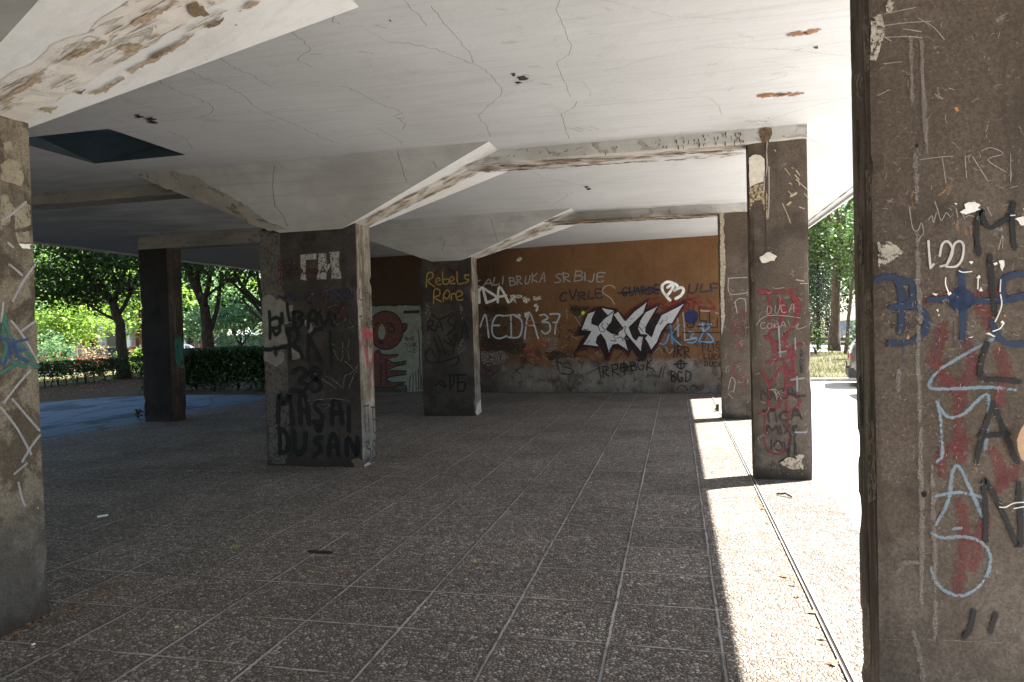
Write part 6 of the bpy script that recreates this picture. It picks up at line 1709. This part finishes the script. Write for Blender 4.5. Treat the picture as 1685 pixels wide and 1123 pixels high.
def car(name, label, pos, rz, paint, group=None, hatch=True, scale=1.0, van=False):
    """car along its own +x (nose) ; built about the origin, then placed"""
    root = thing(name, label, 'car' if not van else 'van', (0, 0, 0), group)
    # stations: x, half width low, half width belt, half width roof, z sill, z belt, z roof
    if van:
        st = [(-2.2, .78, .82, .74, .30, 1.0, 1.80), (-2.1, .84, .86, .78, .24, 1.02, 1.92), (-.6, .86, .87, .80, .22, 1.02, 1.96), (.75, .86, .87, .78, .22, 1.02, 1.92), (1.35, .86, .86, .80, .22, 1.02, 1.12), (2.05, .82, .80, .72, .24, .84, .90), (2.2, .72, .72, .62, .30, .66, .70)]
    elif hatch:
        st = [(-1.98, .70, .72, .60, .34, .78, .84), (-1.90, .80, .82, .66, .28, .93, 1.0), (-1.55, .83, .83, .58, .24, .93, 1.36), (-.7, .84, .84, .58, .22, .91, 1.43), (.25, .84, .84, .57, .22, .90, 1.40), (.98, .84, .84, .70, .22, .88, .94), (1.75, .80, .80, .62, .24, .74, .80), (1.98, .66, .66, .5, .32, .60, .63)]
    else:
        st = [(-2.15, .70, .72, .60, .34, .80, .84), (-2.05, .80, .80, .66, .28, .90, .95), (-1.45, .83, .83, .68, .24, .93, 1.0), (-.85, .84, .84, .58, .22, .93, 1.37), (.0, .84, .84, .58, .22, .91, 1.42), (.35, .84, .84, .57, .22, .90, 1.38), (1.05, .84, .84, .70, .22, .88, .94), (1.85, .80, .80, .62, .24, .74, .80), (2.15, .66, .66, .5, .32, .60, .63)]
    V, Fc = [], []
    half = []
    for (x, wl, wb, wr, zs_, zb, zr) in st:
        pr = [(wl * .9, zs_), (wl, zs_ + .12), (wb * 1.02, (zs_ + zb) / 2 + .05), (wb, zb), (wr, zr), (wr * .55, zr + .035), (0, zr + .045)]
        half.append(pr)
        for (y, z) in pr: V.append((x, y, z))
        for (y, z) in pr[-2::-1]: V.append((x, -y, z))
    m = len(V) // len(st)
    for i in range(len(st) - 1):
        for k in range(m - 1):
            Fc.append((i * m + k, (i + 1) * m + k, (i + 1) * m + k + 1, i * m + k + 1))
        Fc.append((i * m + m - 1, (i + 1) * m + m - 1, (i + 1) * m, i * m))
    Fc += [tuple(range(m)), tuple((len(st) - 1) * m + k for k in range(m - 1, -1, -1))]
    body = mesh('body', V, Fc, paint, root)
    bv = body.modifiers.new('bevel', 'BEVEL')
    bv.width, bv.segments, bv.limit_method, bv.angle_limit = .035, 2, 'ANGLE', math.radians(20)
    body.data.polygons.foreach_set('use_smooth', [True] * len(body.data.polygons))

    def pane(q, nm='window'):
        q = [Vector(p) for p in q]
        c = sum(q, Vector()) / 4
        nr = (q[1] - q[0]).cross(q[3] - q[0]).normalized()
        if nr.dot(c - Vector((0, 0, .7))) < 0: nr = -nr
        v = [c + (p - c) * .90 + nr * .018 for p in q]
        mesh(nm, v, [(0, 1, 2, 3)], m_glass, root)

    def S_(i, k, s=1): return (st[i][0], half[i][k][0] * s, half[i][k][1])
    roof = [i for i, a in enumerate(st) if a[6] > 1.3]
    a, b = roof[0], roof[-1]
    for s in (1, -1):
        for i in range(a, b):
            pane([S_(i, 3, s), S_(i + 1, 3, s), S_(i + 1, 4, s), S_(i, 4, s)])
    pane([S_(b, 4, 1), S_(b, 4, -1), S_(b + 1, 4, -1), S_(b + 1, 4, 1)], 'windscreen')
    if a > 0 and not van:
        pane([S_(a, 4, 1), S_(a, 4, -1), S_(a - 1, 4, -1), S_(a - 1, 4, 1)], 'rear_window')
    else:
        x = st[0][0] - .012
        mesh('rear_window', [(x, -.62, 1.15), (x, .62, 1.15), (x, .60, 1.68), (x, -.60, 1.68)], [(0, 1, 2, 3)], m_glass, root)
    xr, xf = st[0][0], st[-1][0]
    bm_ = MB()
    bm_.box(xr - .06, xr + .14, -.78, .78, .22, .42)
    o = bm_.done('bumper', m_trim, root)
    bm_ = MB()
    bm_.box(xf - .12, xf + .06, -.72, .72, .28, .48)
    bm_.done('bumper', m_trim, root)
    bm_ = MB()
    bm_.box(xr - .085, xr - .062, -.26, .26, .44, .555)
    pl_ = bm_.done('number_plate', m_plate, root)
    bm_ = MB()
    for z0_, z1_, y0_, y1_ in ((.425, .44, -.275, .275), (.555, .57, -.275, .275), (.44, .555, -.275, -.26), (.44, .555, .26, .275)):
        bm_.box(xr - .09, xr - .062, y0_, y1_, z0_, z1_)
    bm_.done('plate_frame', m_trim, pl_)
    for s in (1, -1):
        bm_ = MB()
        bm_.box(xr - .012, xr + .2, s * .50 if s > 0 else -.76, .76 if s > 0 else -.50, .62, .80)
        bm_.done('tail_light', m_tail, root)
        bm_ = MB()
        bm_.box(xf - .16, xf + .015, .40 if s > 0 else -.66, .66 if s > 0 else -.40, .50, .62)
        bm_.done('headlight', m_head, root)
        bm_ = MB()
        bm_.box(.80, .92, s * .86 if s > 0 else -1.0, 1.0 if s > 0 else -.86, .92, 1.03)
        bm_.done('mirror', m_trim, root)
        for x in (-1.28, 1.25):
            t = MB()
            prof = [(.20, -.09), (.29, -.10), (.31, -.06), (.31, .06), (.29, .10), (.20, .09)]
            k_ = 20
            vv, ff_ = [], []
            for j in range(k_):
                g = 2 * math.pi * j / k_
                for (rr__, yy) in prof: vv.append((x + rr__ * math.cos(g), s * .765 + yy, .31 + rr__ * math.sin(g)))
            for j in range(k_):
                for l in range(5):
                    ff_.append((j * 6 + l, ((j + 1) % k_) * 6 + l, ((j + 1) % k_) * 6 + l + 1, j * 6 + l + 1))
            wh = mesh('wheel', vv, ff_, m_tyre, root)
            t = MB()
            t.tube([(x, s * .765 - .06, .31), (x, s * .765 + .06, .31)], .205, 16)
            t.done('rim', m_rim, wh)
    root.location = pos
    root.rotation_euler = (0, 0, rz)
    root.scale = (scale,) * 3
    return root


CG = 'cars parked along the street on the left'
pt_red, pt_blue = car_paint('paint_red', (.19, .035, .025)), car_paint('paint_dark_blue', (.035, .055, .11))
pt_mar, pt_sil, pt_grey = car_paint('paint_maroon', (.11, .012, .022)), car_paint('paint_silver', (.17, .19, .22)), car_paint('paint_dark_grey', (.085, .088, .090))


def street_dir(px, d):
    v = ray(px, 545)
    return math.atan2(v.y, v.x) - math.pi / 2


car('parked_car', 'red car facing right in the gap beside the left edge pillar', G(124, 41, -.38), street_dir(124, 41) + .12, pt_red, CG, False)
car('parked_car', 'dark blue car behind the forked tree trunk', G(186, 44, -.38), street_dir(186, 44) + .1, pt_blue, CG)
car('parked_car', 'maroon car just left of the lone pillar', G(238, 47, -.38), street_dir(238, 47) + .2, pt_mar, CG, False)
car('parked_car', 'silver car between the lone pillar and the Y shaped trunk', G(300, 46, -.38), street_dir(300, 46) + .15, pt_sil, CG, False)
car('parked_van', 'pale blue van showing above the dark hedge beside the middle pillar', G(416, 46, -.38), street_dir(416, 46), car_paint('paint_pale_blue', (.10, .14, .22)), None, van=True)
car('parked_car', 'dark grey car with a white plate poking out past the huge right pillar', (6.02, 18.0, -.012), math.radians(-10), pt_grey, 'dark cars in the sunlit parking lot')
car('parked_car', 'dark car behind the huge right pillar casting a rounded shadow on the asphalt', (6.05, 15.45, -.012), math.radians(-3), pt_grey, 'dark cars in the sunlit parking lot')
car('parked_car', 'silver blue hatchback seen from behind between the two verge trunks', G(1394, 44, 0), math.radians(78), pt_sil)

# ------------------------------------------------------------------ shop across the street, road sign
sb = G(150, 72, -.4)
shop = thing('shop_building', 'pale low shop front with red panels far behind the parked cars', 'building', sb)
shop['kind'] = 'thing'
sd2 = Vector(G(235, 72, -.4)) - Vector(G(65, 72, -.4))
sd2 = Vector((sd2.x, sd2.y, 0)).normalized()
sn2 = Vector((-sd2.y, sd2.x, 0))


def SH(a, b, c): return Vector(sb) + sd2 * a + sn2 * b + Vector((0, 0, c))


def sbox(nm, a0, a1, b0, b1, c0, c1, m):
    v = [SH(a, b, c) for c in (c0, c1) for a, b in ((a0, b0), (a1, b0), (a1, b1), (a0, b1))]
    return mesh(nm, v, [(3, 2, 1, 0), (4, 5, 6, 7), (0, 1, 5, 4), (1, 2, 6, 5), (2, 3, 7, 6), (3, 0, 4, 7)], m, shop)


sbox('wall', -12, 14, 0, 8, 0, 5.5, plain('shop_wall', (.42, .40, .37), .9, var=.15))
for a in (-9, -4.6, 1.6, 8.4):
    sbox('window', a, a + 2.6, -.05, .02, .5, 2.6, m_glass)
m_redp = plain('red_panel', (.36, .035, .022), .6)
for a, w_ in ((-.9, 1.5), (4.6, 1.2), (6.0, .9), (11.2, 1.4)):
    sbox('red_panel', a, a + w_, -.09, -.02, .3, 2.7, m_redp)
for a in (-6.1, -1.2, 4.3, 7.4, 9.9):
    sbox('column', a - .17, a + .17, -.9, -.55, 0, 3.0, plain('white_column', (.66, .65, .62), .7))
sbox('canopy', -12.2, 14.2, -1.3, -.1, 3.0, 3.35, plain('canopy_white', (.52, .50, .47), .8))

sg = G(68.5, 45, -.4)
rs = thing('road_sign', 'round blue and red no parking sign on a pole at the edge of the trees', 'sign', sg)
mb = MB()
mb.tube([Vector(sg), Vector(sg) + Vector((0, 0, 2.55))], .03, 8)
mb.done('pole', plain('zinc_pole', (.35, .36, .37), .5, .6), rs)
vd = (CAMP - Vector(sg))
vd = Vector((vd.x, vd.y, 0)).normalized()
FS2 = Face(Vector(sg) + vd * .05, vd, Vector((0, 0, 1)).cross(vd))


def disc(nm, cx, cz, rx, rz_, off, m, n_=24):
    v = [FS2.pt(cx + rx * math.cos(2 * math.pi * k / n_), cz + rz_ * math.sin(2 * math.pi * k / n_), off) for k in range(n_)]
    v2 = [p - vd * .012 for p in v]
    f = [tuple(range(n_)), tuple(2 * n_ - 1 - k for k in range(n_))] + [(k, n_ + k, n_ + (k + 1) % n_, (k + 1) % n_) for k in range(n_)]
    return mesh(nm, v + v2, f, m, rs)


m_sr, m_sb = plain('sign_red', (.45, .03, .03), .4), plain('sign_blue', (.03, .12, .42), .4)
disc('red_ring', 0, 2.25, .27, .27, 0, m_sr)
disc('blue_face', 0, 2.25, .21, .21, .008, m_sb)
v = [FS2.pt(a, b, .012) for a, b in ((-.17, 2.39), (-.13, 2.43), (.17, 2.11), (.13, 2.07))]
mesh('red_bar', v, [(0, 1, 2, 3)], m_sr, rs)
v = [FS2.pt(a, b, .004) for a, b in ((-.26, 1.74), (.26, 1.74), (.26, 1.93), (-.26, 1.93))]
mesh('plate', v, [(0, 1, 2, 3)], m_plate, rs)

# ------------------------------------------------------------------ litter
def leaf_thing(name, label, cat, px, py, size, mat, seed, group=None, spiky=False):
    r_ = random.Random(seed)
    p = on_z(px, py)
    n_ = 15 if spiky else 8
    v = [(p.x, p.y, .012)]
    a0 = r_.uniform(0, 6.28)
    for k in range(n_):
        a = a0 + 2 * math.pi * k / n_
        rad = size * ((1.0 if k % 3 == 0 else .5) if spiky else (1.0 if k % 4 == 0 else .55)) * r_.uniform(.85, 1.15)
        v.append((p.x + rad * math.cos(a), p.y + rad * math.sin(a), .004 + r_.uniform(0, .5) * size))
    f = [(0, 1 + k, 1 + (k + 1) % n_) for k in range(n_)]
    o = mesh(name, v, f, mat, at=(p.x, p.y, 0))
    return tag(o, label, cat, group)


m_lf1, m_lf2, m_lf3 = plain('dead_leaf', (.20, .105, .05), .8, var=.4, vs=40), plain('straw_leaf', (.42, .33, .18), .8, var=.3, vs=40), plain('green_leaf', (.24, .27, .09), .7, var=.3, vs=40)
leaf_thing('maple_leaf', 'yellow green maple leaf lying on the dark tiles at lower left', 'leaf', 386, 904, .055, m_lf3, 1, spiky=True)
leaf_thing('maple_leaf', 'pale yellow leaf lying near the centre of the tiles', 'leaf', 782, 926, .034, m_lf2, 2, spiky=True)
leaf_thing('maple_leaf', 'small yellow leaf on the dark tiles near the middle pillar', 'leaf', 314, 777, .045, m_lf2, 3, spiky=True)
leaf_thing('dry_leaf', 'small pale leaf on the tiles below the centre', 'leaf', 292, 1034, .022, m_lf2, 4)
leaf_thing('dry_leaf', 'tan leaf left of a brown clump on the lower tiles', 'leaf', 583, 950, .026, m_lf2, 5)
leaf_thing('dry_leaf', 'curled brown leaf beside the tan one on the lower tiles', 'leaf', 568, 944, .034, m_lf1, 6)
LG = 'dry leaves caught along the joint strip'
for i, (px, py) in enumerate([(1308, 964), (1316, 983), (1356, 1053), (1374, 1095), (1268, 862), (1294, 950), (1240, 745), (1260, 838), (1380, 1090), (1341, 1010)]):
    leaf_thing('dry_leaf', 'rust brown dry leaf lying against the metal joint strip', 'leaf', px - 4, py, .030 if i % 2 else .024, m_lf1, 20 + i, LG)


def rod(name, label, cat, a, b, rad, mat, bend=0.0):
    p, q = on_z(*a), on_z(*b)
    p.z = q.z = rad + .002
    m_ = p.lerp(q, .5) + Vector((0, 0, abs(bend))) + Vector((bend, bend, 0))
    mb_ = MB()
    mb_.tube([p, p.lerp(m_, .6), m_, q.lerp(m_, .4), q], [rad, rad, rad, rad, rad * .8], 8)
    o = mb_.done(name, mat, at=(p.x, p.y, 0))
    return tag(o, label, cat)


m_twig = plain('twig_bark', (.035, .024, .018), .9)
rod('twig', 'short dark stick on the dark tiles left of centre', 'stick', (508, 910), (547, 912), .010, m_twig)
rod('twig', 'bent dark stick on the sunlit paving in front of the red lettered pillar', 'stick', (1278, 815), (1303, 820), .009, m_twig, .015)
rod('paper_scrap', 'white strip of paper on the dark tiles near the left edge pillar', 'litter', (160, 853), (178, 850), .010, m_plate)
rod('cigarette_butt', 'white butt near the lower left corner', 'litter', (52, 1064), (58, 1062), .006, m_plate)
rod('cigarette_butt', 'straw coloured butt at the centre of the floor', 'litter', (507, 942), (515, 943), .006, m_lf2)
rod('cigarette_butt', 'pale butt on the dark tiles left of the curled brown leaf', 'litter', (313, 962), (321, 963), .006, m_lf2)
# crumbs too many to count
rr = random.Random(9)
V, Fc = [], []
def crumb(x, y, s):
    a = rr.uniform(0, 3.14)
    z = .006
    dx, dy = math.cos(a) * s, math.sin(a) * s
    k = len(V)
    V.extend([(x - dx, y - dy, z), (x + dy * .5, y - dx * .5, z + s * .6), (x + dx, y + dy, z), (x - dy * .5, y + dx * .5, z + s * .5)])
    Fc.append((k, k + 1, k + 2, k + 3))
for _ in range(170):
    px, py = rr.uniform(80, 560), rr.uniform(740, 1110)
    p = on_z(px, py)
    crumb(p.x, p.y, rr.uniform(.006, .02))
for _ in range(90):
    px, py = rr.uniform(560, 1120), rr.uniform(690, 1000)
    p = on_z(px, py)
    crumb(p.x, p.y, rr.uniform(.005, .015))
for _ in range(80):
    y = rr.uniform(3, 15)
    crumb(.70 - abs(rr.gauss(0, .03)), y, rr.uniform(.005, .016))
for _ in range(130):
    y = rr.uniform(2.9, 3.9)
    crumb(-3.60 + abs(rr.gauss(0, .10)), y, rr.uniform(.006, .022))
for _ in range(60):
    t = rr.random()
    p = WALL_A.lerp(WALL_B, t) + WN * (.06 + abs(rr.gauss(0, .1)))
    crumb(p.x, p.y, rr.uniform(.01, .03))
lt = mesh('leaf_litter', V, Fc, m_lf1)
tag(lt, 'fine scattered crumbs of leaf and rubble over the paved floor', 'litter', kind='stuff')
# leaf litter on the soil strip
V, Fc = [], []
for _ in range(2600):
    x, y = rr.uniform(-21.5, -16.9), rr.uniform(10, 24)
    crumb(x, y, rr.uniform(.02, .06))
V = [(a, b, c - .035) for a, b, c in V]
tag(mesh('fallen_leaves', V, Fc, m_lf1), 'brown fallen leaves covering the soil before the low hedge', 'leaf litter', kind='stuff')
